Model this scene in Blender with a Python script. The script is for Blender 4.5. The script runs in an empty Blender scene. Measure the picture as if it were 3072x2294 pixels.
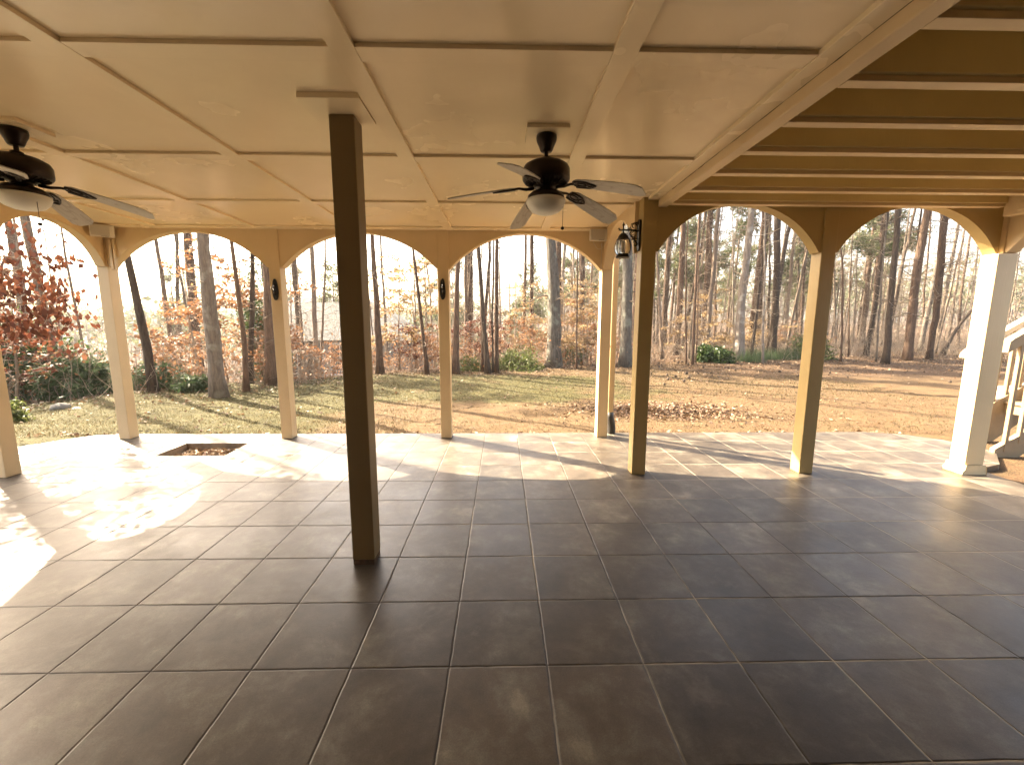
import bpy, math, random
import numpy as np
from mathutils import Vector, Matrix, geometry
SC = bpy.context.scene
COL = SC.collection
PI = math.pi

# ---------------------------------------------------------------- camera
H0 = 1.593
cam_d = bpy.data.cameras.new('camera'); cam = bpy.data.objects.new('camera', cam_d); COL.objects.link(cam)
SC.camera = cam
cam_d.sensor_width = 36.0; cam_d.lens = 36.0*1257.17/3072.0
cam_d.clip_start = 0.05; cam_d.clip_end = 1500
pitch, yaw, roll = -0.1422, -0.0227, -0.0027
Rm = Matrix.Rotation(yaw, 3, 'Z') @ Matrix.Rotation(pitch, 3, 'X') @ Matrix.Rotation(roll, 3, 'Y')
rt, fw, up = Rm @ Vector((1,0,0)), Rm @ Vector((0,1,0)), Rm @ Vector((0,0,1))
M = Matrix.Identity(4)
for i in range(3):
    M[i][0], M[i][1], M[i][2] = rt[i], up[i], -fw[i]
M[2][3] = H0
cam.matrix_world = M

# ---------------------------------------------------------------- sky, sun, exposure
SUN_EL = math.radians(41.9)
SUN_DIR = Vector((-0.826*math.cos(SUN_EL), 0.563*math.cos(SUN_EL), math.sin(SUN_EL))).normalized()   # towards the sun
W = bpy.data.worlds.new('World'); SC.world = W; W.use_nodes = True
nt = W.node_tree; bg = nt.nodes['Background']
sky = nt.nodes.new('ShaderNodeTexSky'); sky.sky_type = 'NISHITA'; sky.sun_disc = False
sky.sun_elevation = SUN_EL; sky.sun_rotation = math.atan2(SUN_DIR.x, SUN_DIR.y)
sky.air_density = 1.0; sky.dust_density = 6.0; sky.ozone_density = .6
wt = nt.nodes.new('ShaderNodeMix'); wt.data_type = 'RGBA'; wt.blend_type = 'MULTIPLY'; wt.inputs[0].default_value = 1.0
wt.inputs[7].default_value = (1.0, .94, .84, 1)      # the camera's warm white balance
nt.links.new(sky.outputs[0], wt.inputs[6]); nt.links.new(wt.outputs[2], bg.inputs[0]); bg.inputs[1].default_value = 0.12
sd = bpy.data.lights.new('sun', 'SUN'); so = bpy.data.objects.new('sun', sd); COL.objects.link(so)
sd.energy = 4.9; sd.angle = math.radians(0.5); sd.color = (1.0, 0.86, 0.64)
so.rotation_euler = SUN_DIR.to_track_quat('Z', 'Y').to_euler()
SC.view_settings.view_transform = 'Standard'; SC.view_settings.look = 'None'
SC.view_settings.exposure = 3.2; SC.view_settings.gamma = 1.0
SC.render.engine = 'CYCLES'
SC.cycles.max_bounces = 8; SC.cycles.diffuse_bounces = 5; SC.cycles.glossy_bounces = 4
SC.cycles.transmission_bounces = 6; SC.cycles.transparent_max_bounces = 8

# ---------------------------------------------------------------- naming helpers
def tag(o, label=None, cat=None, group=None, kind=None):
    if label: o['label'] = label
    if cat: o['category'] = cat
    if group: o['group'] = group
    if kind: o['kind'] = kind
    return o
def thing(name, label, cat, loc=(0,0,0), rz=0, group=None):
    o = bpy.data.objects.new(name, None); COL.objects.link(o)
    o.location = loc; o.rotation_euler = (0,0,rz); o.empty_display_size = .1
    return tag(o, label, cat, group)
def dup(root, loc, rz=0, scale=None, label=None, group=None):
    r = root.copy(); COL.objects.link(r); r.location = loc; r.rotation_euler = (0,0,rz)
    if scale is not None: r.scale = (scale, scale, scale)
    if label: r['label'] = label
    if group: r['group'] = group
    for ch in KIDS.get(root.name, []):
        c = ch.copy(); COL.objects.link(c); c.parent = r
        for g in KIDS.get(ch.name, []):
            d = g.copy(); COL.objects.link(d); d.parent = c
    return r
KIDS = {}
class MB:
    "collects geometry for one mesh object"
    def __init__(s): s.v = []; s.f = []; s.n = 0; s.sm = []
    def add(s, v, f, smooth=False):
        v = np.asarray(v, float).reshape(-1,3)
        s.v.append(v); s.f += [tuple(i + s.n for i in q) for q in f]; s.sm += [smooth]*len(f); s.n += len(v)
        return s
    def box(s, x0,x1,y0,y1,z0,z1):
        v = [(x0,y0,z0),(x1,y0,z0),(x1,y1,z0),(x0,y1,z0),(x0,y0,z1),(x1,y0,z1),(x1,y1,z1),(x0,y1,z1)]
        return s.add(v, [(0,3,2,1),(4,5,6,7),(0,1,5,4),(1,2,6,5),(2,3,7,6),(3,0,4,7)])
    def prism(s, poly, a, b, axis='y', smooth=False):
        "poly: 2D outline; extruded from a to b along the axis; triangulated so that concave outlines work"
        n = len(poly)
        def P(u,w,t): return {'y':(u,t,w),'x':(t,u,w),'z':(u,w,t)}[axis]
        v = [P(u,w,a) for u,w in poly] + [P(u,w,b) for u,w in poly]
        tris = geometry.tessellate_polygon([[Vector((u,w,0)) for u,w in poly]])
        f = [tuple(t) for t in tris] + [tuple(i+n for i in reversed(t)) for t in tris]
        f += [(i,(i+1)%n,(i+1)%n+n,i+n) for i in range(n)]
        return s.add(v, f, smooth)
    def lathe(s, prof, c=(0,0,0), n=24, sx=1, sy=1):
        v = []; f = []
        for r,z in prof:
            for k in range(n):
                a = 2*PI*k/n; v.append((c[0]+r*sx*math.cos(a), c[1]+r*sy*math.sin(a), c[2]+z))
        for i in range(len(prof)-1):
            for k in range(n):
                f.append((i*n+k, i*n+(k+1)%n, (i+1)*n+(k+1)%n, (i+1)*n+k))
        return s.add(v, f, True)
    def tube(s, pts, rad, n=6, cap=True, rnd=None, amp=0, flat=1.0):
        P = np.asarray(pts, float); m = len(P)
        R = np.full(m, float(rad)) if np.isscalar(rad) else np.asarray(rad, float)
        T = np.gradient(P, axis=0); T /= (np.linalg.norm(T, axis=1)[:,None] + 1e-9)
        ref = np.array([0.,0,1]) if abs(T[0][2]) < .9 else np.array([1.,0,0])
        U = np.cross(T, ref); U /= (np.linalg.norm(U, axis=1)[:,None] + 1e-9); V = np.cross(T, U)
        a = np.arange(n)*2*PI/n
        rr = R[:,None]*np.ones((1,n))
        if rnd is not None: rr = rr*(1 + amp*(rnd.random((m,n))-.5) + amp*(rnd.random((1,n))-.5))
        v = P[:,None,:] + (U[:,None,:]*np.cos(a)[None,:,None] + V[:,None,:]*np.sin(a)[None,:,None]*flat)*rr[:,:,None]
        f = [(i*n+k, i*n+(k+1)%n, (i+1)*n+(k+1)%n, (i+1)*n+k) for i in range(m-1) for k in range(n)]
        if cap: f += [tuple(range(n))[::-1], tuple((m-1)*n+k for k in range(n))]
        return s.add(v.reshape(-1,3), f, True)
    def cards(s, C, A, B, smooth=False):
        "quads (diamonds) with centre C, half axes A and B (arrays n x 3)"
        n = len(C); v = np.stack([C-A, C+B*.8-A*.1, C+A, C-B*.8-A*.1], 1).reshape(-1,3)
        i = np.arange(n)*4
        return s.add(v, np.stack([i,i+1,i+2,i+3],1).tolist(), smooth)
    def mesh(s, name):
        me = bpy.data.meshes.new(name)
        me.from_pydata(np.concatenate(s.v).tolist(), [], s.f)
        me.polygons.foreach_set('use_smooth', s.sm)
        me.update()
        return me
    def build(s, name, m, parent=None, bevel=0, mesh=None):
        me = s.mesh(name); me.materials.append(m)
        return link(name, me, parent, bevel)
def link(name, me, parent=None, bevel=0):
    o = bpy.data.objects.new(name, me); COL.objects.link(o)
    if parent is not None:
        o.parent = parent; KIDS.setdefault(parent.name, []).append(o)
    if bevel:
        b = o.modifiers.new('bevel', 'BEVEL'); b.width = bevel; b.segments = 2; b.limit_method = 'ANGLE'
        b.angle_limit = math.radians(40)
    return o

# ---------------------------------------------------------------- materials
def N(nt, t, **kw):
    n = nt.nodes.new(t)
    for k, v in kw.items():
        if k.startswith('i_'):
            key = k[2:]; key = int(key) if key.isdigit() else key
            n.inputs[key].default_value = v
        else: setattr(n, k, v)
    return n
def mat(name, col, rough=.6, spec=.5, metal=0.0, var=0.0, scale=6.0, bump=0.0, bscale=40.0, col2=None,
        lo=.35, hi=.65, stretch=None, coat=0.0, detail=5.0, obj_rand=0.0):
    m = bpy.data.materials.new(name); m.use_nodes = True; nt = m.node_tree; L = nt.links.new
    b = nt.nodes['Principled BSDF']; b.inputs['Roughness'].default_value = rough
    b.inputs['Metallic'].default_value = metal; b.inputs['Specular IOR Level'].default_value = spec
    b.inputs['Coat Weight'].default_value = coat
    tc = N(nt,'ShaderNodeTexCoord'); mp = N(nt,'ShaderNodeMapping'); L(tc.outputs['Object'], mp.inputs[0])
    if stretch: mp.inputs['Scale'].default_value = stretch
    c1 = tuple(col)+(1,)
    if col2 is None: col2 = tuple(max(0,c*(1-var)) for c in col)
    no = N(nt,'ShaderNodeTexNoise', i_Scale=scale, i_Detail=detail, i_Roughness=.6); L(mp.outputs[0], no.inputs['Vector'])
    rp = N(nt,'ShaderNodeMapRange', i_1=lo, i_2=hi); L(no.outputs['Fac'], rp.inputs[0])
    mx = N(nt,'ShaderNodeMix', data_type='RGBA'); mx.inputs[6].default_value = c1; mx.inputs[7].default_value = tuple(col2)+(1,)
    L(rp.outputs[0], mx.inputs[0]); out = mx.outputs[2]
    if obj_rand:
        oi = N(nt,'ShaderNodeObjectInfo'); mr = N(nt,'ShaderNodeMapRange', i_3=1-obj_rand, i_4=1+obj_rand); L(oi.outputs['Random'], mr.inputs[0])
        hs = N(nt,'ShaderNodeHueSaturation'); L(mr.outputs[0], hs.inputs['Value']); L(out, hs.inputs['Color']); out = hs.outputs[0]
    L(out, b.inputs['Base Color'])
    if bump:
        nb = N(nt,'ShaderNodeTexNoise', i_Scale=bscale, i_Detail=6.0); L(mp.outputs[0], nb.inputs['Vector'])
        bp = N(nt,'ShaderNodeBump', i_Strength=bump, i_Distance=.02); L(nb.outputs['Fac'], bp.inputs['Height']); L(bp.outputs[0], b.inputs['Normal'])
    return m
def leaf_mat(name, cols, trans=.45, rough=.6):
    "colour differs from leaf to leaf"
    cols = [tuple(v*.70 for v in c) for c in cols]
    m = bpy.data.materials.new(name); m.use_nodes = True; nt = m.node_tree; L = nt.links.new
    for n in list(nt.nodes): nt.nodes.remove(n)
    out = N(nt,'ShaderNodeOutputMaterial'); g = N(nt,'ShaderNodeNewGeometry'); cr = N(nt,'ShaderNodeValToRGB')
    el = cr.color_ramp.elements
    for i, c in enumerate(cols):
        p = i/(len(cols)-1)
        if i < 2: e = el[i]; e.position = p
        else: e = el.new(p)
        e.color = tuple(c)+(1,)
    if len(cols) > 2:
        for i, c in enumerate(cols): el[i].position = i/(len(cols)-1); el[i].color = tuple(c)+(1,)
    L(g.outputs['Random Per Island'], cr.inputs[0])
    d = N(nt,'ShaderNodeBsdfPrincipled', i_Roughness=rough); d.inputs['Specular IOR Level'].default_value = .3
    t = N(nt,'ShaderNodeBsdfTranslucent'); mx = N(nt,'ShaderNodeMixShader', i_0=trans)
    L(cr.outputs[0], d.inputs['Base Color']); L(cr.outputs[0], t.inputs[0]); L(d.outputs[0], mx.inputs[1]); L(t.outputs[0], mx.inputs[2])
    L(mx.outputs[0], out.inputs[0])
    return m
def bark_mat(name, c1, c2, lichen=None, sc=1.0):
    c1, c2 = tuple(v*.80 for v in c1), tuple(v*.80 for v in c2)
    if lichen: lichen = tuple(v*.75 for v in lichen)
    m = bpy.data.materials.new(name); m.use_nodes = True; nt = m.node_tree; L = nt.links.new
    b = nt.nodes['Principled BSDF']; b.inputs['Roughness'].default_value = .9; b.inputs['Specular IOR Level'].default_value = .2
    tc = N(nt,'ShaderNodeTexCoord'); mp = N(nt,'ShaderNodeMapping'); mp.inputs['Scale'].default_value = (sc*9, sc*9, sc*1.6); L(tc.outputs['Object'], mp.inputs[0])
    n1 = N(nt,'ShaderNodeTexNoise', i_Scale=2.2, i_Detail=7.0, i_Roughness=.65, i_Distortion=.6); L(mp.outputs[0], n1.inputs['Vector'])
    vo = N(nt,'ShaderNodeTexVoronoi', i_Scale=2.4, feature='DISTANCE_TO_EDGE'); L(mp.outputs[0], vo.inputs['Vector'])
    r1 = N(nt,'ShaderNodeMapRange', i_1=.35, i_2=.68); L(n1.outputs['Fac'], r1.inputs[0])
    mx = N(nt,'ShaderNodeMix', data_type='RGBA'); mx.inputs[6].default_value = c1+(1,); mx.inputs[7].default_value = c2+(1,); L(r1.outputs[0], mx.inputs[0])
    out = mx.outputs[2]
    if lichen:
        n2 = N(nt,'ShaderNodeTexNoise', i_Scale=3.0, i_Detail=5.0); L(tc.outputs['Object'], n2.inputs['Vector'])
        r2 = N(nt,'ShaderNodeMapRange', i_1=.54, i_2=.64, i_4=.75); L(n2.outputs['Fac'], r2.inputs[0])
        m2 = N(nt,'ShaderNodeMix', data_type='RGBA'); L(out, m2.inputs[6]); m2.inputs[7].default_value = lichen+(1,); L(r2.outputs[0], m2.inputs[0]); out = m2.outputs[2]
    oi = N(nt,'ShaderNodeObjectInfo'); mr = N(nt,'ShaderNodeMapRange', i_3=.75, i_4=1.3); L(oi.outputs['Random'], mr.inputs[0])
    hs = N(nt,'ShaderNodeHueSaturation'); L(mr.outputs[0], hs.inputs['Value']); L(out, hs.inputs['Color']); L(hs.outputs[0], b.inputs['Base Color'])
    ad = N(nt,'ShaderNodeMath', operation='ADD'); L(n1.outputs['Fac'], ad.inputs[0]); L(vo.outputs['Distance'], ad.inputs[1])
    bp = N(nt,'ShaderNodeBump', i_Strength=.9, i_Distance=.03); L(ad.outputs[0], bp.inputs['Height']); L(bp.outputs[0], b.inputs['Normal'])
    return m

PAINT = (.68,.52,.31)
def paint_mat(name, rough, base=PAINT, dirt=(.36,.26,.14), dirt_lo=.64, dirt_hi=.86, amt=.55, grain=True):
    m = bpy.data.materials.new(name); m.use_nodes = True; nt = m.node_tree; L = nt.links.new
    b = nt.nodes['Principled BSDF']; b.inputs['Specular IOR Level'].default_value = .5
    tc = N(nt,'ShaderNodeTexCoord')
    n1 = N(nt,'ShaderNodeTexNoise', i_Scale=1.1, i_Detail=4.0, i_Roughness=.6); L(tc.outputs['Object'], n1.inputs['Vector'])
    r1 = N(nt,'ShaderNodeMapRange', i_1=.35, i_2=.7); L(n1.outputs['Fac'], r1.inputs[0])
    mx = N(nt,'ShaderNodeMix', data_type='RGBA'); mx.inputs[6].default_value = base+(1,); mx.inputs[7].default_value = (base[0]*.88,base[1]*.86,base[2]*.82,1); L(r1.outputs[0], mx.inputs[0])
    n2 = N(nt,'ShaderNodeTexNoise', i_Scale=3.3, i_Detail=8.0, i_Roughness=.75, i_Distortion=.4); L(tc.outputs['Object'], n2.inputs['Vector'])
    r2 = N(nt,'ShaderNodeMapRange', i_1=dirt_lo, i_2=dirt_hi, i_4=amt); L(n2.outputs['Fac'], r2.inputs[0])
    m2 = N(nt,'ShaderNodeMix', data_type='RGBA'); L(mx.outputs[2], m2.inputs[6]); m2.inputs[7].default_value = dirt+(1,); L(r2.outputs[0], m2.inputs[0])
    L(m2.outputs[2], b.inputs['Base Color'])
    r3 = N(nt,'ShaderNodeMapRange', i_1=.3, i_2=.7, i_3=rough-.06, i_4=rough+.1); L(n1.outputs['Fac'], r3.inputs[0]); L(r3.outputs[0], b.inputs['Roughness'])
    n3 = N(nt,'ShaderNodeTexNoise', i_Scale=2.2, i_Detail=3.0); L(tc.outputs['Object'], n3.inputs['Vector'])
    mg = N(nt,'ShaderNodeMapping'); mg.inputs['Scale'].default_value = (1,1,.05) if grain else (1,1,1); L(tc.outputs['Object'], mg.inputs[0])
    n4 = N(nt,'ShaderNodeTexNoise', i_Scale=90.0, i_Detail=4.0); L(mg.outputs[0], n4.inputs['Vector'])
    b1 = N(nt,'ShaderNodeBump', i_Strength=.10, i_Distance=.03); L(n3.outputs['Fac'], b1.inputs['Height'])
    b2 = N(nt,'ShaderNodeBump', i_Strength=.45 if grain else .12, i_Distance=.003); L(n4.outputs['Fac'], b2.inputs['Height']); L(b1.outputs[0], b2.inputs['Normal'])
    L(b2.outputs[0], b.inputs['Normal'])
    return m
mPaint = paint_mat('tan paint', .45)
mCeil = paint_mat('bounce lightened tan semigloss ceiling paint', .22, base=(.86,.71,.48), dirt=(.62,.50,.30), dirt_lo=.55, dirt_hi=1.0, amt=.0, grain=False)  # the porch's tan paint, lightened to carry bounce from the sunlit ground
mPost = paint_mat('shade darkened post paint', .45, base=(.20,.135,.055), dirt_lo=.66, dirt_hi=.86)  # same tan paint, with the shade on the post put into its colour
mArcR = paint_mat('shade darkened arch paint', .45, base=(.45,.33,.14), dirt_lo=.66, dirt_hi=.86)  # tan paint darkened to hold the shade of the right-hand arcade
mJoist = paint_mat('lightened joist paint', .55, (.74,.61,.31), dirt_lo=.62, dirt_hi=.82)  # colour raised to make up for light missing among the joists
mWall = mat('tan stucco', (.50,.38,.22), .85, var=.12, scale=3, bump=.4, bscale=120)
mMetal = mat('dark bronze metal', (.030,.017,.012), .38, metal=.55, var=.4, scale=9)
mBlack = mat('black iron', (.012,.011,.011), .45, metal=.4, bump=.2, bscale=60)
mDrain = mat('black drain plastic', (.035,.032,.030), .45, var=.3, scale=20)
mWhitePl = mat('aged white plastic', (.68,.62,.52), .45, var=.12, scale=8)
mGlassBowl = mat('frosted glass', (.78,.75,.66), .35, var=.05, scale=5)
mSpoutTan = mat('tan downspout enamel', (.56,.42,.24), .4, var=.08, scale=4)

def tile_material():
    m = bpy.data.materials.new('slate look floor tile'); m.use_nodes = True; nt = m.node_tree; L = nt.links.new
    b = nt.nodes['Principled BSDF']; b.inputs['Specular IOR Level'].default_value = .42
    tc = N(nt,'ShaderNodeTexCoord'); sx = N(nt,'ShaderNodeSeparateXYZ'); L(tc.outputs['Object'], sx.inputs[0])
    wob = N(nt,'ShaderNodeTexNoise', i_Scale=9.0, i_Detail=3.0); L(tc.outputs['Object'], wob.inputs['Vector'])
    wr = N(nt,'ShaderNodeMapRange', i_1=.2, i_2=.8, i_3=-.0025, i_4=.0025); L(wob.outputs['Fac'], wr.inputs[0])
    def math_(op, a, bb=None):
        n = N(nt,'ShaderNodeMath', operation=op)
        for i, q in enumerate((a, bb)):
            if q is None: continue
            if isinstance(q, (int,float)): n.inputs[i].default_value = q
            else: L(q, n.inputs[i])
        return n.outputs[0]
    cells = []; dist = []
    for ax, off, size in ((0, -.7064, .4572), (1, 2.222, .46555)):
        u = math_('ADD', sx.outputs[ax], wr.outputs[0]); u = math_('SUBTRACT', u, off); u = math_('DIVIDE', u, size)
        fl = math_('FLOOR', u); fr = math_('SUBTRACT', u, fl); d = math_('ABSOLUTE', math_('SUBTRACT', fr, .5))
        d = math_('MULTIPLY', math_('SUBTRACT', .5, d), size)      # metres to the nearest joint
        cells.append(fl); dist.append(d)
    dm = math_('MINIMUM', dist[0], dist[1])
    cb = N(nt,'ShaderNodeCombineXYZ'); L(cells[0], cb.inputs[0]); L(cells[1], cb.inputs[1])
    wn = N(nt,'ShaderNodeTexWhiteNoise', noise_dimensions='3D'); L(cb.outputs[0], wn.inputs['Vector'])
    # per tile shift of the mottling
    vm = N(nt,'ShaderNodeVectorMath', operation='MULTIPLY_ADD'); L(wn.outputs['Color'], vm.inputs[0]); vm.inputs[1].default_value = (7,7,7); L(tc.outputs['Object'], vm.inputs[2])
    n1 = N(nt,'ShaderNodeTexNoise', i_Scale=3.4, i_Detail=10.0, i_Roughness=.68, i_Distortion=.15); L(vm.outputs[0], n1.inputs['Vector'])
    cr = N(nt,'ShaderNodeValToRGB'); e = cr.color_ramp.elements
    e[0].position = .34; e[0].color = (.040,.029,.019,1); e[1].position = .68; e[1].color = (.145,.118,.083,1)
    x = e.new(.5); x.color = (.064,.047,.031,1)
    x = e.new(.60); x.color = (.092,.077,.053,1)
    L(n1.outputs['Fac'], cr.inputs[0])
    mr0 = N(nt,'ShaderNodeMapRange', i_3=.74, i_4=1.26); L(wn.outputs['Value'], mr0.inputs[0])
    ns = N(nt,'ShaderNodeTexNoise', i_Scale=160.0, i_Detail=3.0, i_Roughness=.7); L(tc.outputs['Object'], ns.inputs['Vector'])
    mr1 = N(nt,'ShaderNodeMapRange', i_1=.3, i_2=.7, i_3=.78, i_4=1.22); L(ns.outputs['Fac'], mr1.inputs[0])
    mr = N(nt,'ShaderNodeMath', operation='MULTIPLY'); L(mr0.outputs[0], mr.inputs[0]); L(mr1.outputs[0], mr.inputs[1])
    hs = N(nt,'ShaderNodeHueSaturation', i_Saturation=.85); L(mr.outputs[0], hs.inputs['Value']); L(cr.outputs[0], hs.inputs['Color'])
    # dried film / scuffs with a shape of their own
    n5 = N(nt,'ShaderNodeTexNoise', i_Scale=1.9, i_Detail=10.0, i_Roughness=.72, i_Distortion=.3); L(tc.outputs['Object'], n5.inputs['Vector'])
    r5 = N(nt,'ShaderNodeMapRange', i_1=.57, i_2=.70, i_4=.35); L(n5.outputs['Fac'], r5.inputs[0])
    m5 = N(nt,'ShaderNodeMix', data_type='RGBA'); L(hs.outputs[0], m5.inputs[6]); m5.inputs[7].default_value = (.20,.18,.145,1); L(r5.outputs[0], m5.inputs[0])
    # grout: recess shadow painted dark where hollow, pale where filled
    n2 = N(nt,'ShaderNodeTexNoise', i_Scale=.55, i_Detail=5.0, i_Roughness=.7); L(tc.outputs['Object'], n2.inputs['Vector'])
    gx = math_('ADD', math_('MULTIPLY', sx.outputs[0], .035), n2.outputs['Fac'])
    r2 = N(nt,'ShaderNodeMapRange', i_1=.50, i_2=.60); L(gx, r2.inputs[0])
    gm = N(nt,'ShaderNodeMix', data_type='RGBA'); gm.inputs[6].default_value = (.03,.022,.018,1); gm.inputs[7].default_value = (.34,.29,.22,1); L(r2.outputs[0], gm.inputs[0])
    jw = math_('ADD', .0009, math_('MULTIPLY', n2.outputs['Fac'], .002))
    jr = N(nt,'ShaderNodeMapRange', i_3=1.0, i_4=0.0); L(dm, jr.inputs[0]); L(jw, jr.inputs[1]); L(math_('ADD', jw, .0014), jr.inputs[2])
    mx = N(nt,'ShaderNodeMix', data_type='RGBA'); L(m5.outputs[2], mx.inputs[6]); L(gm.outputs[2], mx.inputs[7]); L(jr.outputs[0], mx.inputs[0])
    L(mx.outputs[2], b.inputs['Base Color'])
    rr = N(nt,'ShaderNodeMapRange', i_1=.3, i_2=.7, i_3=.33, i_4=.50); L(n5.outputs['Fac'], rr.inputs[0])
    ro = N(nt,'ShaderNodeMix', data_type='FLOAT'); L(jr.outputs[0], ro.inputs[0]); L(rr.outputs[0], ro.inputs[2]); ro.inputs[3].default_value = .9; L(ro.outputs[0], b.inputs['Roughness'])
    ed = N(nt,'ShaderNodeMapRange', i_1=.0, i_2=.008); L(dm, ed.inputs[0])
    n3 = N(nt,'ShaderNodeTexNoise', i_Scale=14.0, i_Detail=8.0, i_Roughness=.65); L(vm.outputs[0], n3.inputs['Vector'])
    b1 = N(nt,'ShaderNodeBump', i_Strength=.8, i_Distance=.004); L(ed.outputs[0], b1.inputs['Height'])
    b2 = N(nt,'ShaderNodeBump', i_Strength=.22, i_Distance=.006); L(n3.outputs['Fac'], b2.inputs['Height']); L(b1.outputs[0], b2.inputs['Normal'])
    L(b2.outputs[0], b.inputs['Normal'])
    return m
mTile = tile_material()

# ---------------------------------------------------------------- terrain
def sst(a, b, x):
    t = np.clip((np.asarray(x, float)-a)/(b-a), 0, 1); return t*t*(3-2*t)
TLX = [-60,-14,-9,-6.5,-4,-1.5,1,3,5,8,12,18,24,60]; TLY = [5,7.0,9.2,10.3,13.2,14.0,14.4,15.0,15.8,16.6,17.6,18.6,18.5,19]
def treeline(x): return np.interp(x, TLX, TLY)
def gz(x, y):
    x = np.asarray(x, float); y = np.asarray(y, float)
    d = y - treeline(x)
    left = 1 - sst(2, 13, x)
    z = -.10 - left*(np.clip(d, 0, 55)*.17*sst(0, 10, d)) + (1-left)*.010*np.clip(d, 0, 200)
    z = z + sst(70, 260, y)*left*9
    z = z - sst(-7.5, -20, x)*0 - np.clip(-(x+8.5), 0, 40)*.12*sst(20, 3, y)
    z = z + .12*sst(-3, 1.5, d)*sst(4, 9, x)
    z = z + .025*np.sin(x*.9+y*.35)*sst(7, 10, y) + .03*np.sin(x*.31-y*.8)*sst(7, 10, y)
    return z
def ground_material():
    m = bpy.data.materials.new('lawn and straw'); m.use_nodes = True; nt = m.node_tree; L = nt.links.new
    b = nt.nodes['Principled BSDF']; b.inputs['Roughness'].default_value = .95; b.inputs['Specular IOR Level'].default_value = .15
    tc = N(nt,'ShaderNodeTexCoord'); sx = N(nt,'ShaderNodeSeparateXYZ'); L(tc.outputs['Object'], sx.inputs[0])
    def mth(op, a, c=None):
        n = N(nt,'ShaderNodeMath', operation=op)
        for i, q in enumerate((a, c)):
            if q is None: continue
            if isinstance(q, (int,float)): n.inputs[i].default_value = q
            else: L(q, n.inputs[i])
        return n.outputs[0]
    def rng(v, a, c, lo=0., hi=1.):
        r = N(nt,'ShaderNodeMapRange', interpolation_type='SMOOTHSTEP', i_1=a, i_2=c, i_3=lo, i_4=hi); L(v, r.inputs[0]); return r.outputs[0]
    def noise(s, d=6., r=.6, st=None):
        n = N(nt,'ShaderNodeTexNoise', i_Scale=s, i_Detail=d, i_Roughness=r)
        if st:
            mp = N(nt,'ShaderNodeMapping'); mp.inputs['Scale'].default_value = st; L(tc.outputs['Object'], mp.inputs[0]); L(mp.outputs[0], n.inputs['Vector'])
        else: L(tc.outputs['Object'], n.inputs['Vector'])
        return n.outputs['Fac']
    def mix(f, a, c):
        n = N(nt,'ShaderNodeMix', data_type='RGBA'); L(f, n.inputs[0])
        for i, q in ((6,a),(7,c)):
            if isinstance(q, tuple): n.inputs[i].default_value = tuple(v*.80 for v in q)+(1,)
            else: L(q, n.inputs[i])
        return n.outputs[2]
    fine = noise(55, 4, .7); mid = noise(5, 6, .65); big = noise(.7, 4, .6)
    straw = mix(rng(mid,.35,.68), (.102,.066,.033), (.055,.034,.019))
    straw = mix(rng(fine,.42,.66), straw, (.150,.098,.049))
    grass = mix(rng(mid,.3,.7), (.064,.057,.018), (.037,.037,.012))
    grass = mix(rng(fine,.45,.68), grass, (.110,.088,.038))
    # green turf: left near the patio and a band at the far side of the lawn
    gl = mth('MULTIPLY', rng(sx.outputs[0], -1.0, -4.5), 1.0)
    gb = mth('MULTIPLY', mth('MULTIPLY', rng(sx.outputs[1], 7.7, 9.6), rng(sx.outputs[1], 14.6, 12.4)), rng(sx.outputs[0], 7.0, 1.0))
    gf = mth('ADD', mth('MAXIMUM', gl, mth('MULTIPLY', gb, .85)), mth('MULTIPLY', mth('SUBTRACT', big, .5), 1.6))
    col = mix(rng(gf, .35, .75), straw, grass)
    # dark bare soil / dug earth beside the patio corner
    soil = mth('MULTIPLY', rng(noise(1.6,6,.7,(.6,1.6,1)), .48, .6), mth('MULTIPLY', rng(sx.outputs[0], 1.2, 2.5), rng(sx.outputs[1], 12.0, 9.0)))
    col = mix(mth('MULTIPLY', soil, .35), col, (.13,.065,.035))
    # forest floor further out: brown leaves
    ff = mth('ADD', mth('SUBTRACT', sx.outputs[1], mth('MULTIPLY', sx.outputs[0], .33)), mth('MULTIPLY', big, 3.0))
    col = mix(rng(ff, 15.6, 17.0), col, mix(rng(mid,.35,.65), (.13,.075,.042), (.07,.042,.026)))
    rl = mth('MULTIPLY', rng(mth('ADD', sx.outputs[1], mth('MULTIPLY', mid, 2.2)), 12.8, 15.5), rng(sx.outputs[0], 5.0, 9.0))
    col = mix(mth('MULTIPLY', rl, .8), col, mix(rng(fine,.4,.62), (.060,.036,.022), (.125,.078,.046)))
    L(col, b.inputs['Base Color'])
    bp = N(nt,'ShaderNodeBump', i_Strength=.9, i_Distance=.03); L(noise(30, 7, .75), bp.inputs['Height']); L(bp.outputs[0], b.inputs['Normal'])
    return m
mGround = ground_material()
def make_ground():
    xs = np.concatenate([np.linspace(-300,-40,14)[:-1], np.linspace(-40,40,161), np.linspace(40,300,14)[1:]])
    ys = np.concatenate([np.linspace(-40,2,8)[:-1], np.linspace(2,34,129), np.linspace(34,420,50)[1:]])
    X, Y = np.meshgrid(xs, ys); Z = gz(X, Y)
    rnd = np.random.default_rng(5); Z = Z + (rnd.random(Z.shape)-.5)*.03*((Y>6.4)&(Y<40))
    # stay below the patio slab
    pad = (X>-7.3)&(X<6.6)&(Y<6.1)
    Z = np.where(pad, -.45, Z)
    near = (~pad)&(X>-7.9)&(X<7.2)&(Y<6.6); Z = np.where(near, -.085, Z)
    nx, ny = len(xs), len(ys)
    f = [(j*nx+i, j*nx+i+1, (j+1)*nx+i+1, (j+1)*nx+i) for j in range(ny-1) for i in range(nx-1)]
    m = MB(); m.add(np.stack([X,Y,Z],-1).reshape(-1,3), f, True)
    tag(m.build('ground', mGround), kind='structure')
make_ground()
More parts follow.
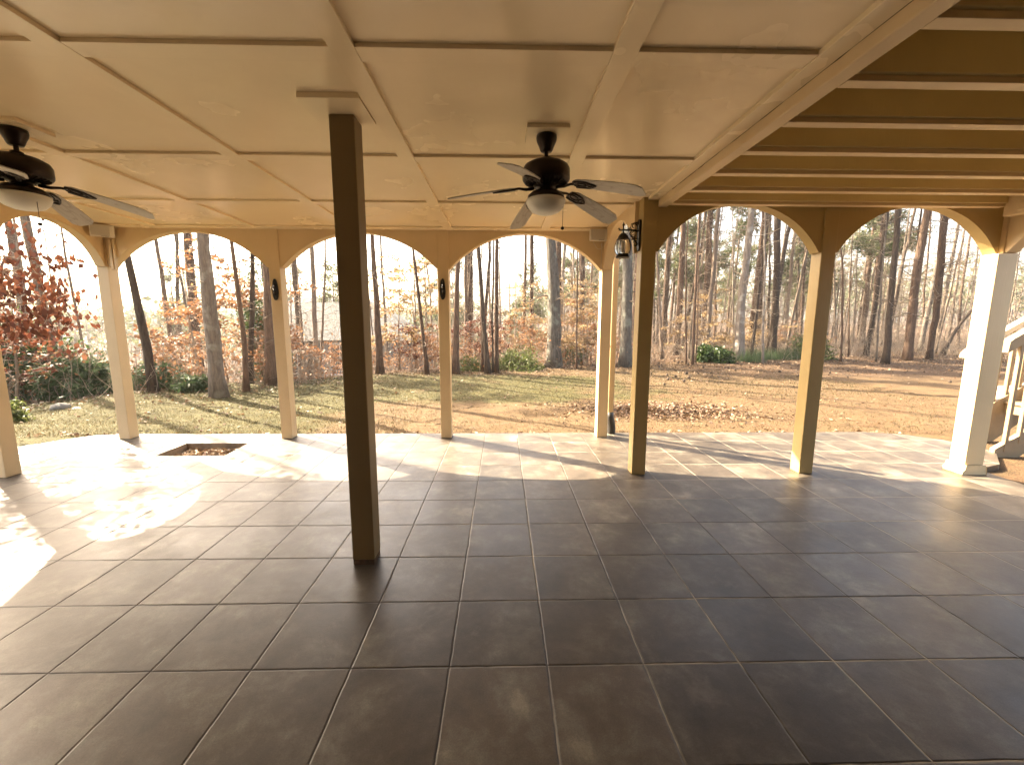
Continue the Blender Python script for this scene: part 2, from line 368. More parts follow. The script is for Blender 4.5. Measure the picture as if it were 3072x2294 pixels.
def soil_strip():
    "short turf edge that fills the gap between the slab and the coarse ground grid"
    OUT = [(-7.3,-4),(-7.3,5.2),(-6.9,5.9),(-5.9,6.6),(6.0,6.6),(6.9,6.2),(7.3,5.0),(7.3,-4)]
    m = MB()
    q = [Vector((x,y,0)) for x,y in [(-9,-6),(-9,7.2),(8.6,7.2),(8.6,-6)]]
    tris = geometry.tessellate_polygon([q])
    nx = 90; xs = np.linspace(-9,8.6,nx); ys = np.linspace(-6,7.2,68); X,Y = np.meshgrid(xs,ys)
    rnd = np.random.default_rng(3); Z = -.062 + (rnd.random(X.shape)-.5)*.02
    Z = np.where((Y>6.9)|(X<-8.6)|(X>8.3), -.16, Z)
    Z = np.where((X>-6.0)&(X<5.0)&(Y<5.6), -.40, Z)
    f = [(j*nx+i, j*nx+i+1, (j+1)*nx+i+1, (j+1)*nx+i) for j in range(67) for i in range(nx-1)]
    m.add(np.stack([X,Y,Z],-1).reshape(-1,3), f, True)
    tag(m.build('lawn_edge', mGround), kind='structure')
soil_strip()

# ---------------------------------------------------------------- patio slab
PIT = [(-4.16,4.94),(-3.34,4.94),(-3.37,5.47),(-4.18,5.47)]
PO = [(-7.0,-3.2),(-7.0,4.5),(-6.25,5.32),(-5.75,5.90),(-5.4,5.935),(5.35,5.935),(5.8,5.80),(6.1,5.5),(6.25,5.0),(5.7,4.5),(5.25,4.34),(5.22,3.9),(5.22,-3.2)]
def patio():
    m = MB(); outer = [Vector((x,y,0)) for x,y in PO]; hole = [Vector((x,y,0)) for x,y in PIT]
    tris = geometry.tessellate_polygon([outer, hole]); pts = PO + PIT
    v = [(x,y,0) for x,y in pts]
    ff = []
    for t in tris:
        a,b_,c = [Vector((pts[i][0],pts[i][1],0)) for i in t]
        ff.append(tuple(t) if (b_-a).cross(c-a).z > 0 else tuple(reversed(t)))
    n = len(pts); no = len(PO)
    v += [(x,y,-.13) for x,y in pts]
    ff += [((i+1)%no, i, i+n, (i+1)%no+n) for i in range(no)]
    m.add(v, ff)
    o = m.build('patio', mTile); tag(o, kind='structure')
    # the open planting pit: concrete sides, soil bottom
    mC = mat('raw concrete edge', (.30,.23,.16), .9, var=.4, scale=5, bump=.5, bscale=50)
    m2 = MB()
    v = [(x,y,-.002) for x,y in PIT] + [(x,y,-.34) for x,y in PIT]
    m2.add(v, [(i,(i+1)%4,(i+1)%4+4,i+4) for i in range(4)]); tag(m2.build('pit_wall', mC), kind='structure')
    m3 = MB(); nx = 18; X,Y = np.meshgrid(np.linspace(-4.25,-3.28,nx), np.linspace(4.88,5.52,nx)); rnd = np.random.default_rng(8)
    Z = -.135 + rnd.random(X.shape)*.03 + .05*np.exp(-((X+3.75)**2+(Y-5.1)**2)/.08)
    m3.add(np.stack([X,Y,Z],-1).reshape(-1,3), [(j*nx+i,j*nx+i+1,(j+1)*nx+i+1,(j+1)*nx+i) for j in range(nx-1) for i in range(nx-1)])
    tag(m3.build('pit_soil', mat('pit soil', (.14,.085,.05), .95, var=.5, scale=30, bump=.8, bscale=60)), kind='structure')
patio()

# ---------------------------------------------------------------- covered porch
porch = thing('covered_porch', 'tan painted covered porch with arched openings, square posts and a battened ceiling', 'porch', (0,0,0))
CZ = 2.795
def part(name, m, mt, bevel=.004, label=None, parent=None):
    o = m.build(name, mt, parent or porch, bevel)
    if label: o['label'] = label
    return o
# posts: x0,x1,y0,y1
POSTS = [(-5.24,-5.095,5.68,5.83), (-3.045,-2.90,5.68,5.83), (-.855,-.71,5.68,5.83), (1.32,1.465,5.68,5.83),
         (-5.24,-5.095,4.235,4.38), (-5.24,-5.095,2.10,2.245), (-5.24,-5.095,-.03,.115),
         (1.368,1.512,4.235,4.38), (3.172,3.316,4.235,4.38), (4.985,5.14,4.205,4.36), (4.985,5.13,2.10,2.245)]
PL = ['corner post at the far left end', 'post with a dark wall hook, left of the freestanding post', 'post with a dark leaf-shaped hook, right of the freestanding post',
      'corner post beside the black drain elbow', None, None, None, 'dark shaded post that carries the lantern', 'post between the two right-hand arches', 'sun-bleached corner post at the right end', None]
for i, (x0,x1,y0,y1) in enumerate(POSTS):
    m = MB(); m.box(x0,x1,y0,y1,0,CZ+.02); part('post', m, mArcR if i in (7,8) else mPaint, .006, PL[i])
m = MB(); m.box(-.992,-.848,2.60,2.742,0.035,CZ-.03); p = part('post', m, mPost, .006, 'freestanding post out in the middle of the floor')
m = MB(); m.box(-.988,-.852,2.604,2.738,0,.0345); part('post_foot', m, mat('bare damp wood', (.10,.06,.035), .8, var=.5, scale=20, bump=.6), 0, parent=p)
# arched panels. along x: (x0,x1,y) ; along y: (y0,y1,x)
def arch_poly(a, b, zs=2.295, za=2.745, zt=CZ+.02, ledge=.022, n=28):
    c = (a+b)/2; h = (b-a)/2-ledge; rise = za-zs; R = (h*h+rise*rise)/(2*rise); th = math.asin(min(1,h/R)); zc = za-R
    pts = [(a,zt),(a,zs)]
    for k in range(n+1):
        t = -th + 2*th*k/n; pts.append((c+R*math.sin(t), zc+R*math.cos(t)))
    pts += [(b,zs),(b,zt)]
    return pts
def arch(a, b, axis, t0, t1, za=2.745, zs=2.295, mt=None):
    m = MB(); m.prism(arch_poly(a, b, za=za, zs=zs), t0, t1, axis); return part('arch_panel', m, mt or mPaint, 0)
for a, b in ((-5.094,-3.046), (-2.899,-.856), (-.709,1.319)): arch(a, b, 'y', 5.693, 5.818)
for a, b in ((4.381,5.679), (2.246,4.234), (.116,2.099)): arch(a, b, 'x', -5.228, -5.107)
arch(4.381, 5.679, 'x', 1.333, 1.453)
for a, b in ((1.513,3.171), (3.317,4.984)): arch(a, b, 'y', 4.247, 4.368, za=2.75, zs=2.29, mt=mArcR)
for a, b in ((2.246,4.204),): arch(a, b, 'x', 4.998, 5.118)
# ceiling sheet, battens
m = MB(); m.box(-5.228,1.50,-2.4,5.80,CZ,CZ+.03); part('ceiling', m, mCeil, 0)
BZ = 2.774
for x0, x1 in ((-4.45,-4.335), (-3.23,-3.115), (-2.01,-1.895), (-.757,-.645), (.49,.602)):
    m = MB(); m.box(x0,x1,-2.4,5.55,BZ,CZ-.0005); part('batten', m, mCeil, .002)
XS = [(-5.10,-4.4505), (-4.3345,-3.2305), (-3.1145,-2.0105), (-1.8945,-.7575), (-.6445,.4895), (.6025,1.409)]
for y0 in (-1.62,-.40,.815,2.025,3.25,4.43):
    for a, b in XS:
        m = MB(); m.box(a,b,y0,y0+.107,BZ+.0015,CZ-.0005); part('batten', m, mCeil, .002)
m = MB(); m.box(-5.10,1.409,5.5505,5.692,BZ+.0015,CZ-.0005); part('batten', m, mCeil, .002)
# fixing plates round the post head and the fans
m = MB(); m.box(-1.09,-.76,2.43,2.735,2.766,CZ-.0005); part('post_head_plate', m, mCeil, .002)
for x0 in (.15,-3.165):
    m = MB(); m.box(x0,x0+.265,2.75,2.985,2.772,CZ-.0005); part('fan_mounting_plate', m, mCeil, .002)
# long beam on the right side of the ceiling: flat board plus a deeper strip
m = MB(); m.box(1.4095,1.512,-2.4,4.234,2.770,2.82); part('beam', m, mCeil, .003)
m = MB(); m.box(1.5125,1.600,-2.4,4.245,2.705,2.93); part('beam', m, mPaint, .008, 'deeper weathered edge beam between the ceiling and the joists')
m = MB(); rnd = np.random.default_rng(4); ys = np.linspace(1.55,3.9,40)
m.tube([(1.5115+rnd.normal()*.0004,y,2.7699) for y in ys], np.abs(rnd.normal(size=40))*.0016+.0003, 5); part('crack', m, mat('dark gap', (.05,.035,.02), .9), 0)
# exposed deck joists on the right, running left to right
Y0 = 4.10
for k in range(16):
    y = Y0 - .4064*k
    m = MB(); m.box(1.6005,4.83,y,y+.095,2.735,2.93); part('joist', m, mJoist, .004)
    m = MB(); m.box(1.6005,4.83,y+.018,y+.018+.066,2.706,2.7345); part('joist_strip', m, mPaint, .003)
m = MB(); m.box(1.6005,5.14,-2.4,4.37,2.9305,2.96); part('deck_underside', m, mat('dark deck underside', (.55,.43,.24), .8, var=.25, scale=4), 0)
m = MB(); m.box(4.8305,4.93,-2.4,4.13,2.615,2.93); part('side_beam', m, mPaint, .006)
m = MB(); m.box(4.80,4.8303,-2.4,4.00,2.64,2.70); part('side_beam', m, mPaint, .004)
# storey above; unseen house wall set close and dark to cut light
m = MB(); m.box(-5.30,1.56,-2.9,5.86,2.965,5.6); part('upper_storey', m, mWall, 0)
m = MB(); m.box(1.5605,5.20,-2.9,4.40,2.965,3.25); part('deck_edge', m, mPaint, 0)
m = MB(); m.box(-5.30,5.20,-2.9,-.75,-.05,2.964); part('light_blocking_wall', m, mat('darkened unseen wall', (.07,.045,.03), .9, var=.3, scale=5, bump=.4), 0)
for xa in (-5.24,5.0):
    m = MB(); m.box(xa,xa+.14,-.7495,-.032 if xa < 0 else 2.098,-.05,2.93); part('light_blocking_wall', m, bpy.data.materials['darkened unseen wall'], 0)  # unseen side walls added to block light near the camera
for x0 in (-3.6,.6,2.9):
    w = MB(); w.box(x0,x0+1.3,-.749,-.725,.85,2.15); wo = part('window', w, mat('dark window glass', (.02,.022,.025), .06), .004)
# right corner post facing boards and chipped foot
m = MB(); m.box(4.925,4.9845,4.207,4.352,.10,2.285); part('facing_board', m, mPaint, .010, 'sun-bleached facing board on the corner post')
m = MB(); m.box(4.925,5.13,4.188,4.2065,.10,2.285); part('facing_board', m, mPaint, .008)
m = MB()
prof = [(4.893,0),(5.155,0),(5.152,.04),(5.147,.075),(5.13,.0995),(4.926,.0995),(4.912,.06),(4.890,.035)]
m.prism(prof, 4.170, 4.37, 'y'); part('plinth', m, paint_mat('chipped paint', .6, dirt=(.22,.12,.06), dirt_lo=.5, dirt_hi=.62), .006)

# ---------------------------------------------------------------- downspouts
def downspout(x, y, label, rz, top=2.30, bottom=.30):
    t = thing('downspout', label, 'downspout', (x,y,0), rz, 'downspouts at the porch corners')
    m = MB(); m.box(-.04,.04,-.03,.03,bottom,top+.4); m.build('pipe', mSpoutTan, t, .008)
    e = MB()
    pts = [(0,0,bottom+.02),(0.004,0,.24),(.018,.004,.17),(.03,.008,.08),(.02,.01,-.02),(0,.01,-.07)]
    e.tube(pts, [.045,.047,.056,.058,.055,.048], 14)
    e.build('drain_adapter', mDrain, t)
    s = MB(); s.box(-.044,.044,-.034,.034,1.25,1.275); s.build('strap', mSpoutTan, t)
    return t
downspout(1.555,5.90,'tan downspout with a bulging black drain elbow outside the corner post below the lantern', 0)
downspout(-5.32,5.90,'tan downspout with a short black drain end outside the far left corner post', 0, bottom=.36)

# ---------------------------------------------------------------- ceiling fans
def wood_blade_mat():
    m = bpy.data.materials.new('weathered white oak blade'); m.use_nodes = True; nt = m.node_tree; L = nt.links.new
    b = nt.nodes['Principled BSDF']; b.inputs['Roughness'].default_value = .5
    tc = N(nt,'ShaderNodeTexCoord'); mp = N(nt,'ShaderNodeMapping'); mp.inputs['Scale'].default_value = (1.6,9,1); L(tc.outputs['Object'], mp.inputs[0])
    n = N(nt,'ShaderNodeTexNoise', i_Scale=1.2, i_Detail=2.0); L(mp.outputs[0], n.inputs['Vector'])
    w = N(nt,'ShaderNodeMath', operation='MULTIPLY'); L(n.outputs['Fac'], w.inputs[0]); w.inputs[1].default_value = 11
    f = N(nt,'ShaderNodeMath', operation='FRACT'); L(w.outputs[0], f.inputs[0])
    r = N(nt,'ShaderNodeMapRange', i_1=.72, i_2=1.0, i_4=.55); L(f.outputs[0], r.inputs[0])
    mx = N(nt,'ShaderNodeMix', data_type='RGBA'); mx.inputs[6].default_value = (.50,.455,.39,1); mx.inputs[7].default_value = (.25,.18,.12,1); L(r.outputs[0], mx.inputs[0])
    L(mx.outputs[2], b.inputs['Base Color']); return m
mBlade = wood_blade_mat()
mIron = mat('aged bronze blade iron', (.045,.03,.022), .4, metal=.6, var=.5, scale=30)
def ceiling_fan(x, y, angles, label, chain=True):
    t = thing('ceiling_fan', label, 'ceiling fan', (x,y,0), 0, 'ceiling fans under the porch ceiling')
    m = MB(); m.lathe([(.0,2.771),(.064,2.771),(.066,2.755),(.062,2.735),(.048,2.705),(.040,2.682),(.034,2.675),(.0,2.675)], n=28); m.build('canopy', mMetal, t)
    m = MB(); m.lathe([(.013,2.69),(.013,2.60)], n=12); m.lathe([(.0,2.640),(.030,2.640),(.034,2.628),(.036,2.612),(.0,2.612)], n=20); m.build('downrod', mMetal, t)
    m = MB(); m.lathe([(.0,2.618),(.06,2.617),(.105,2.608),(.140,2.588),(.152,2.565),(.153,2.505),(.145,2.492),(.110,2.478),(.070,2.462),(.052,2.455),(.052,2.435),(.0,2.435)], n=40); mo = m.build('motor_housing', mMetal, t)
    m = MB()
    for k in range(30):
        a = 2*PI*k/30; c, s = math.cos(a), math.sin(a)
        m.tube([(.085*c,.085*s,2.4665),(.135*c,.135*s,2.4855)], .0035, 5)
    m.build('vent_rib', mIron, mo)
    m = MB(); m.lathe([(.0,2.440),(.060,2.438),(.095,2.425),(.118,2.405),(.121,2.385),(.114,2.383),(.0,2.384)], n=36); m.build('light_fitter', mMetal, t)
    m = MB(); m.lathe([(.114,2.388),(.127,2.380),(.128,2.366),(.117,2.338),(.092,2.311),(.055,2.295),(.02,2.289),(.0,2.288)], n=40); m.build('glass_bowl', mGlassBowl, t)
    for ang, tip in angles:
        a = math.radians(ang)
        # blade frame: x out along blade, y across
        root = .205; L_ = .43; drop = (tip-2.452)/L_
        def fr(u, v, w=0):   # u along from hub, v across, w up
            tw = math.radians(-13); vy = v*math.cos(tw) - w*math.sin(tw); vz = v*math.sin(tw) + w*math.cos(tw)
            sag = drop*max(0,u-root)*(1+.12*max(0,u-root)/L_)
            return (u*math.cos(a)-vy*math.sin(a), u*math.sin(a)+vy*math.cos(a), 2.452+vz+sag)
        us = np.linspace(root, root+L_, 12)
        def half(u):
            t_ = (u-root)/L_; return .050+.016*min(1,t_*1.6) if t_ < .95 else .040
        top = []; bot = []
        out = [(u, -half(u)) for u in us] + [(u, half(u)) for u in us[::-1]]
        out[0] = (root-.006, -.030); out[-1] = (root-.006, .030)
        mb = MB(); nn = len(out)
        v = [fr(u,q,.003) for u,q in out] + [fr(u,q,-.003) for u,q in out]
        h = nn//2; f = []
        for i in range(h-1):
            j = nn-1-i
            f.append((i,i+1,j-1,j)); f.append((i+nn,j+nn,j-1+nn,i+1+nn))
        f += [(i,i+nn,(i+1)%nn+nn,(i+1)%nn) for i in range(nn)]
        # build in a local frame so the wood grain follows the blade
        o = mb
        inv = Matrix.Rotation(-a, 3, 'Z')
        v = [tuple(inv @ Vector(p)) for p in v]
        mb.add(v, f); bo = mb.build('blade', mBlade, t); bo.rotation_euler = (0,0,a)
        ir = MB()
        path = [(.075,0,0),(.13,0,-.006),(.175,0,.0),(.20,0,-.004)]
        ir.tube([tuple(inv @ Vector(fr(*q))) for q in path], [.011,.010,.008,.008], 8)
        def loop(cu, ru, rv, cv=0, r=.0045):
            ir.tube([tuple(inv @ Vector(fr(cu+ru*math.cos(b_), cv+rv*math.sin(b_), -.0075))) for b_ in np.linspace(0,2*PI,21)], r, 6, cap=False)
        loop(.255,.060,.034); loop(.245,.034,.017); loop(.31,.022,.020, r=.005)
        ir.tube([tuple(inv @ Vector(fr(u,q,-.0075))) for u,q in ((.20,-.03),(.23,-.036),(.29,-.033),(.325,-.012),(.34,0),(.325,.012),(.29,.033),(.23,.036),(.20,.03))], .006, 6)
        i_ = ir.build('blade_iron', mIron, bo)
    if chain:
        m = MB(); cx, cy = .108, -.03
        m.tube([(cx,cy,2.40),(cx+.001,cy,2.30),(cx,cy,2.212)], .0016, 6)
        m.lathe([(0,.012),(.008,.008),(.0125,0),(.008,-.008),(0,-.012)], (cx,cy,2.20), 12)
        m.build('pull_chain', mIron, t)
    return t
ceiling_fan(.282, 2.865, [(-33,2.35),(33,2.345),(106,2.345),(178,2.395),(245,2.405)], 'bronze ceiling fan with pale blades and pull chain, right of the freestanding post')
ceiling_fan(-3.035, 2.865, [(30,2.345),(108,2.345),(180,2.37),(245,2.37),(-48,2.40)], 'bronze ceiling fan cut off by the left edge of the photo, above the white speaker')

# ---------------------------------------------------------------- wall lantern on the dark post
def lantern():
    t = thing('wall_lantern', 'black cast-iron lantern with curved glass hanging from a scrolled bracket on the shaded post', 'lantern', (1.368,4.305,0))
    m = MB()  # local: -x points away from the post
    plate = [(-.032,2.335),(0,2.30),(.032,2.335),(.036,2.36),(.036,2.57),(.030,2.592),(0,2.605),(-.030,2.592),(-.036,2.57),(-.036,2.36)]
    m.prism(plate, -.018, 0, 'x'); m.build('back_plate', mBlack, t, .003)
    m = MB()
    ax = -.168
    def tb(pts, r, n=7): m.tube([(x,0,z) for x,z in pts], r, n)
    tb([(-.012,2.497),(-.06,2.500),(-.11,2.502),(-.155,2.502),(-.195,2.500),(-.215,2.503)], [.010,.010,.009,.008,.007,.005])
    def scroll(cx, cz, r0, a0, a1, r1=.006, th=.0045, n=22):
        pts = [(cx+(r0+(r1-r0)*k/n)*math.cos(a0+(a1-a0)*k/n), cz+(r0+(r1-r0)*k/n)*math.sin(a0+(a1-a0)*k/n)) for k in range(n+1)]
        tb(pts, th, 6)
    scroll(-.065,2.535,.038,-.6,4.9); scroll(-.058,2.455,.042,.8,6.4); scroll(-.052,2.385,.032,-1.2,3.6); scroll(-.214,2.510,.012,-1.5,3.5)
    scroll(-.035,2.560,.020,0,5); scroll(-.115,2.512,.012,-1.5,3.6); scroll(-.07,2.42,.022,2.5,-3)
    scroll(-.045,2.365,.025,1,-4); scroll(-.09,2.475,.026,-.5,-5.2)
    tb([(-.012,2.36),(-.04,2.385),(-.06,2.42),(-.09,2.44),(-.10,2.47),(-.085,2.498)], .005)
    tb([(-.012,2.42),(-.06,2.425),(-.088,2.41)], .005)
    tb([(-.012,2.555),(-.05,2.575),(-.09,2.56),(-.10,2.525),(-.08,2.50)], .005)
    m.build('scroll_bracket', mBlack, t)
    m = MB(); m.lathe([(0,2.583),(.003,2.575),(.006,2.563),(.012,2.553),(.011,2.545),(.005,2.538),(.009,2.531),(.005,2.522),(.008,2.512),(.006,2.495),(.010,2.487),(.007,2.478),(.014,2.468)], (ax,0,0), 14); m.build('finial', mBlack, t)
    m = MB(); m.lathe([(0,2.474),(.022,2.470),(.040,2.455),(.050,2.436),(.055,2.420),(.064,2.414),(.064,2.408),(.0,2.408)], (ax,0,0), 24); m.build('cap', mBlack, t)
    def rg(z):
        k = (z-2.268)/(2.410-2.268); return .052+.028*math.sin(PI*min(1,max(0,(.90-k*.80))))
    zs = np.linspace(2.268,2.408,12)
    m = MB(); m.lathe([(rg(z)-.003, z) for z in zs], (ax,0,0), 32)
    g = bpy.data.materials.new('clear lantern glass'); g.use_nodes = True; b = g.node_tree.nodes['Principled BSDF']
    b.inputs['Base Color'].default_value = (.93,.92,.86,1); b.inputs['Roughness'].default_value = .08; b.inputs['Transmission Weight'].default_value = .92; b.inputs['IOR'].default_value = 1.12
    m.build('glass_shade', g, t)
    m = MB()
    for k in range(6):
        a = PI/6+k*PI/3
        m.tube([(ax+rg(z)*math.cos(a), rg(z)*math.sin(a), z) for z in zs], .0042, 6)
    m.build('cage', mBlack, t)
    m = MB(); m.lathe([(0,2.268),(.056,2.272),(.058,2.262),(.062,2.252),(.070,2.244),(.071,2.238),(.060,2.236),(0,2.240)], (ax,0,0), 28); m.build('base_ring', mBlack, t)
    m = MB(); m.lathe([(0,2.395),(.012,2.395),(.012,2.29),(0,2.29)], (ax,0,0), 12); m.build('candle_sleeve', mWhitePl, t)
lantern()

# ---------------------------------------------------------------- outdoor speakers under the ceiling
def speaker(x, y, rz, label, cable=True):
    t = thing('outdoor_speaker', label, 'speaker', (x,y,2.70), rz, 'white speakers in the back corners')
    m = MB(); w, h = .115, .075
    v = [(-w,-.075,-h),(w,-.075,-h),(w,-.075,h),(-w,-.075,h),(-w*.9,.06,-h*.75),(w*.9,.06,-h*.75),(w*.9,.06,h),(-w*.9,.06,h)]
    m.add(v, [(0,1,2,3),(5,4,7,6),(1,5,6,2),(4,0,3,7),(3,2,6,7),(4,5,1,0)]); m.build('cabinet', mWhitePl, t, .012)
    m = MB(); m.box(-w+.014,w-.045,-.0795,-.0755,-h+.018,h-.014); m.build('grille', mat('speaker grille', (.52,.47,.40), .7, bump=.5, bscale=400), t, .002)
    m = MB(); m.box(-.01,.06,-.082,-.0797,-h+.006,-h+.014); m.build('badge', mat('grey badge', (.30,.27,.24), .4), t)
    m = MB(); m.box(-.035,.035,.0605,.10,-.03,.03); m.build('bracket', mWhitePl, t)
    if cable:
        m = MB(); pts = [(-.07,-.02,-.07)]+[(-.07+.20*k/14, -.02-.01*math.sin(k), -.07-.13*math.sin(PI*min(1,k/14*1.0))**.8+.07*k/14) for k in range(1,14)]+[(.135,-.02,.03),(.145,-.02,.07)]
        m.tube(pts, .0028, 6); m.build('cable', mWhitePl, t)
    return t
speaker(1.235, 5.60, 0, 'small white speaker under the ceiling at the corner near the lantern and looped cable')
speaker(-4.99, 5.56, math.radians(35), 'small white speaker under the ceiling in the far left corner above the downspout', cable=False)
t = thing('cable_conduit', 'tan painted cable conduit running down the arch corner below the left speaker', 'conduit', (-5.0,5.68,0))
m = MB(); m.box(-.035,.0,-.022,.012,2.25,2.63); m.box(.012,.035,-.018,.012,2.25,2.63); m.build('channel', mPaint, t, .003)
t = thing('white_cable', 'thin pale cable running down the corner post beside the lantern', 'cable', (1.30,5.67,0))
m = MB(); m.tube([(0,0,2.62),(.002,0,2.2),(-.003,0,1.6),(.001,0,.9),(0,0,.02)], .004, 6); m.build('cable_run', mWhitePl, t)

# ---------------------------------------------------------------- dark hooks on two posts
def wall_hook(x, y, z, label, rz=0):
    t = thing('wall_hook', label, 'wall hook', (x,y,z), rz, 'dark hooks on the back posts')
    pl = []
    for k in range(24):
        a = 2*PI*k/24; w = .036*abs(math.cos(a))**.75*(1 if math.cos(a) > 0 else -1); pl.append((w*(1-.12*math.sin(a)), .135*math.sin(a)))
    m = MB(); m.prism(pl, -.012, 0, 'y'); m.build('leaf_plate', mBlack, t, .003)
    m = MB()
    m.tube([(0,-.012+-.048*math.sin(PI*k/10), -.07+.14*k/10) for k in range(11)], .005, 7)
    m.tube([(0,-.035+.020*math.cos(2*PI*k/12), .03+.024*math.sin(2*PI*k/12)) for k in range(13)], .0035, 6, cap=False)
    m.tube([(0,-.035+.020*math.cos(2*PI*k/12), -.03+.026*math.sin(2*PI*k/12)) for k in range(13)], .0035, 6, cap=False)
    m.tube([(0,-.055,0),(0,-.095,.004),(0,-.11,.02)], .004, 7)
    m.build('hook', mat('worn bright iron', (.10,.09,.085), .25, metal=.8), t)
wall_hook(-2.975, 5.678, 1.97+.04, 'dark leaf-shaped hook seen edge-on on the post left of the freestanding post')
wall_hook(-.79, 5.678, 1.985+.04, 'dark leaf-shaped hook with bright highlights on the post right of the freestanding post')

# ---------------------------------------------------------------- stairs beyond the right corner
def stairs():
    t = thing('wooden_stairs', 'tan wooden deck stairs with a heavy handrail and balusters beyond the right corner post', 'stairs', (0,0,0))
    mW = mat('shade darkened stair paint', (.26,.19,.11), .6, var=.2, scale=5); mL = mat('sun lightened rail paint', (.62,.52,.36), .5, var=.15, scale=5)  # stair paint darkened for the shaded side, lightened for the sunlit far rail
    for k in range(12):
        m = MB(); x = 7.0+.28*k; z = .53+.17*k
        m.box(x,x+.30,4.961,5.604,z-.04,z); m.build('tread', mW, t, .006)
        m = MB(); m.box(x+.02,x+.04,4.97,5.60,z-.168,z-.0405); m.build('riser', mW, t)
    for y0 in (4.905,5.605):
        xs_ = 6.12 if y0 < 5 else 6.62; m = MB(); m.prism([(xs_,-.06),(xs_+.3,-.06),(9.3,1.75),(9.3,1.98),(xs_,.05+(xs_-6.12)*.6)], y0, y0+.055, 'y'); m.build('stringer', mW, t, .005)
    sl = .60
    for y0, x0, mm in ((4.88,6.05,mW),(5.60,6.36,mL)):
        zt = 1.42 if x0 < 6.2 else 1.23
        m = MB(); hh = .17 if x0 < 6.2 else .10; m.prism([(x0,zt-hh),(x0+.01,zt-.04),(x0+.05,zt),(9.3,zt+(9.24-x0)*sl),(9.3,zt-hh+.02+(9.24-x0)*sl)], y0, y0+.09, 'y'); m.build('handrail', mm, t, .012)
        for k in range(12):
            x = x0+(.18 if x0 < 6.2 else .5)+.17*k; m = MB(); m.box(x,x+.042,y0+.02,y0+.062,.0+.6*(x-6.2),zt-.10+sl*(x-x0-.06)); m.build('baluster', mW, t, .004)
stairs()

# ================================================================ vegetation
mBark = {
 'grey': bark_mat('smooth grey bark', (.25,.205,.165), (.13,.105,.085), (.36,.34,.29)),
 'dark': bark_mat('dark bark', (.11,.08,.058), (.045,.032,.024)),
 'brown': bark_mat('brown pine bark', (.165,.105,.070), (.065,.042,.030)),
 'greydark': bark_mat('furrowed grey bark', (.13,.115,.095), (.045,.038,.032), (.20,.20,.16)),
 'pale': bark_mat('pale twig bark', (.36,.29,.22), (.22,.17,.125)),
 'far': bark_mat('sunlit grey brown bark', (.25,.19,.14), (.13,.095,.07)),
}
mLeaf = {
 'orange': leaf_mat('orange beech leaves', [(.36,.165,.075),(.44,.23,.11),(.28,.12,.055),(.48,.30,.16)], .35),
 'yellow': leaf_mat('pale gold leaves', [(.42,.28,.13),(.48,.35,.18),(.36,.22,.10),(.44,.31,.16)], .35),
 'red': leaf_mat('russet leaves', [(.15,.045,.028),(.23,.085,.045),(.10,.035,.024),(.28,.13,.075)], .3),
 'green': leaf_mat('evergreen leaves', [(.045,.085,.022),(.09,.14,.035),(.03,.055,.018),(.14,.19,.05)], .25, .4),
 'pine': leaf_mat('pine needles', [(.10,.125,.045),(.15,.17,.065),(.08,.10,.04),(.20,.20,.09)], .35),
 'juniper': leaf_mat('juniper sprays', [(.08,.13,.055),(.12,.17,.075),(.06,.09,.035)], .3),
 'lime': leaf_mat('yellow green leaves', [(.12,.155,.045),(.18,.20,.06),(.08,.11,.03)], .35),
 'litter': leaf_mat('fallen leaves', [(.20,.11,.055),(.28,.18,.10),(.12,.062,.034),(.36,.27,.18),(.17,.08,.045)], .2),
}
def leaves(mb, C, size, rnd, flat=0.0, elong=1.5, jitter=.4):
    "leaf-sized cards at points C"
    n = len(C); s = size*(1+jitter*(rnd.random(n)-.5)*2)
    A = rnd.normal(size=(n,3)); A[:,2] *= (1-flat); A /= np.linalg.norm(A,axis=1)[:,None]
    B = np.cross(A, rnd.normal(size=(n,3))*np.array([1-flat*.8,1-flat*.8,1])); B /= (np.linalg.norm(B,axis=1)[:,None]+1e-6)
    mb.cards(C, A*(s*.5*elong)[:,None], B*(s*.5)[:,None])
def walk(p, d, L, n, rnd, wob=.25, grav=0.0):
    pts = [np.array(p, float)]; d = np.array(d, float); d /= np.linalg.norm(d)
    for i in range(n):
        d = d + rnd.normal(size=3)*wob + np.array([0,0,grav]); d /= np.linalg.norm(d)
        pts.append(pts[-1]+d*L/n)
    return np.array(pts)
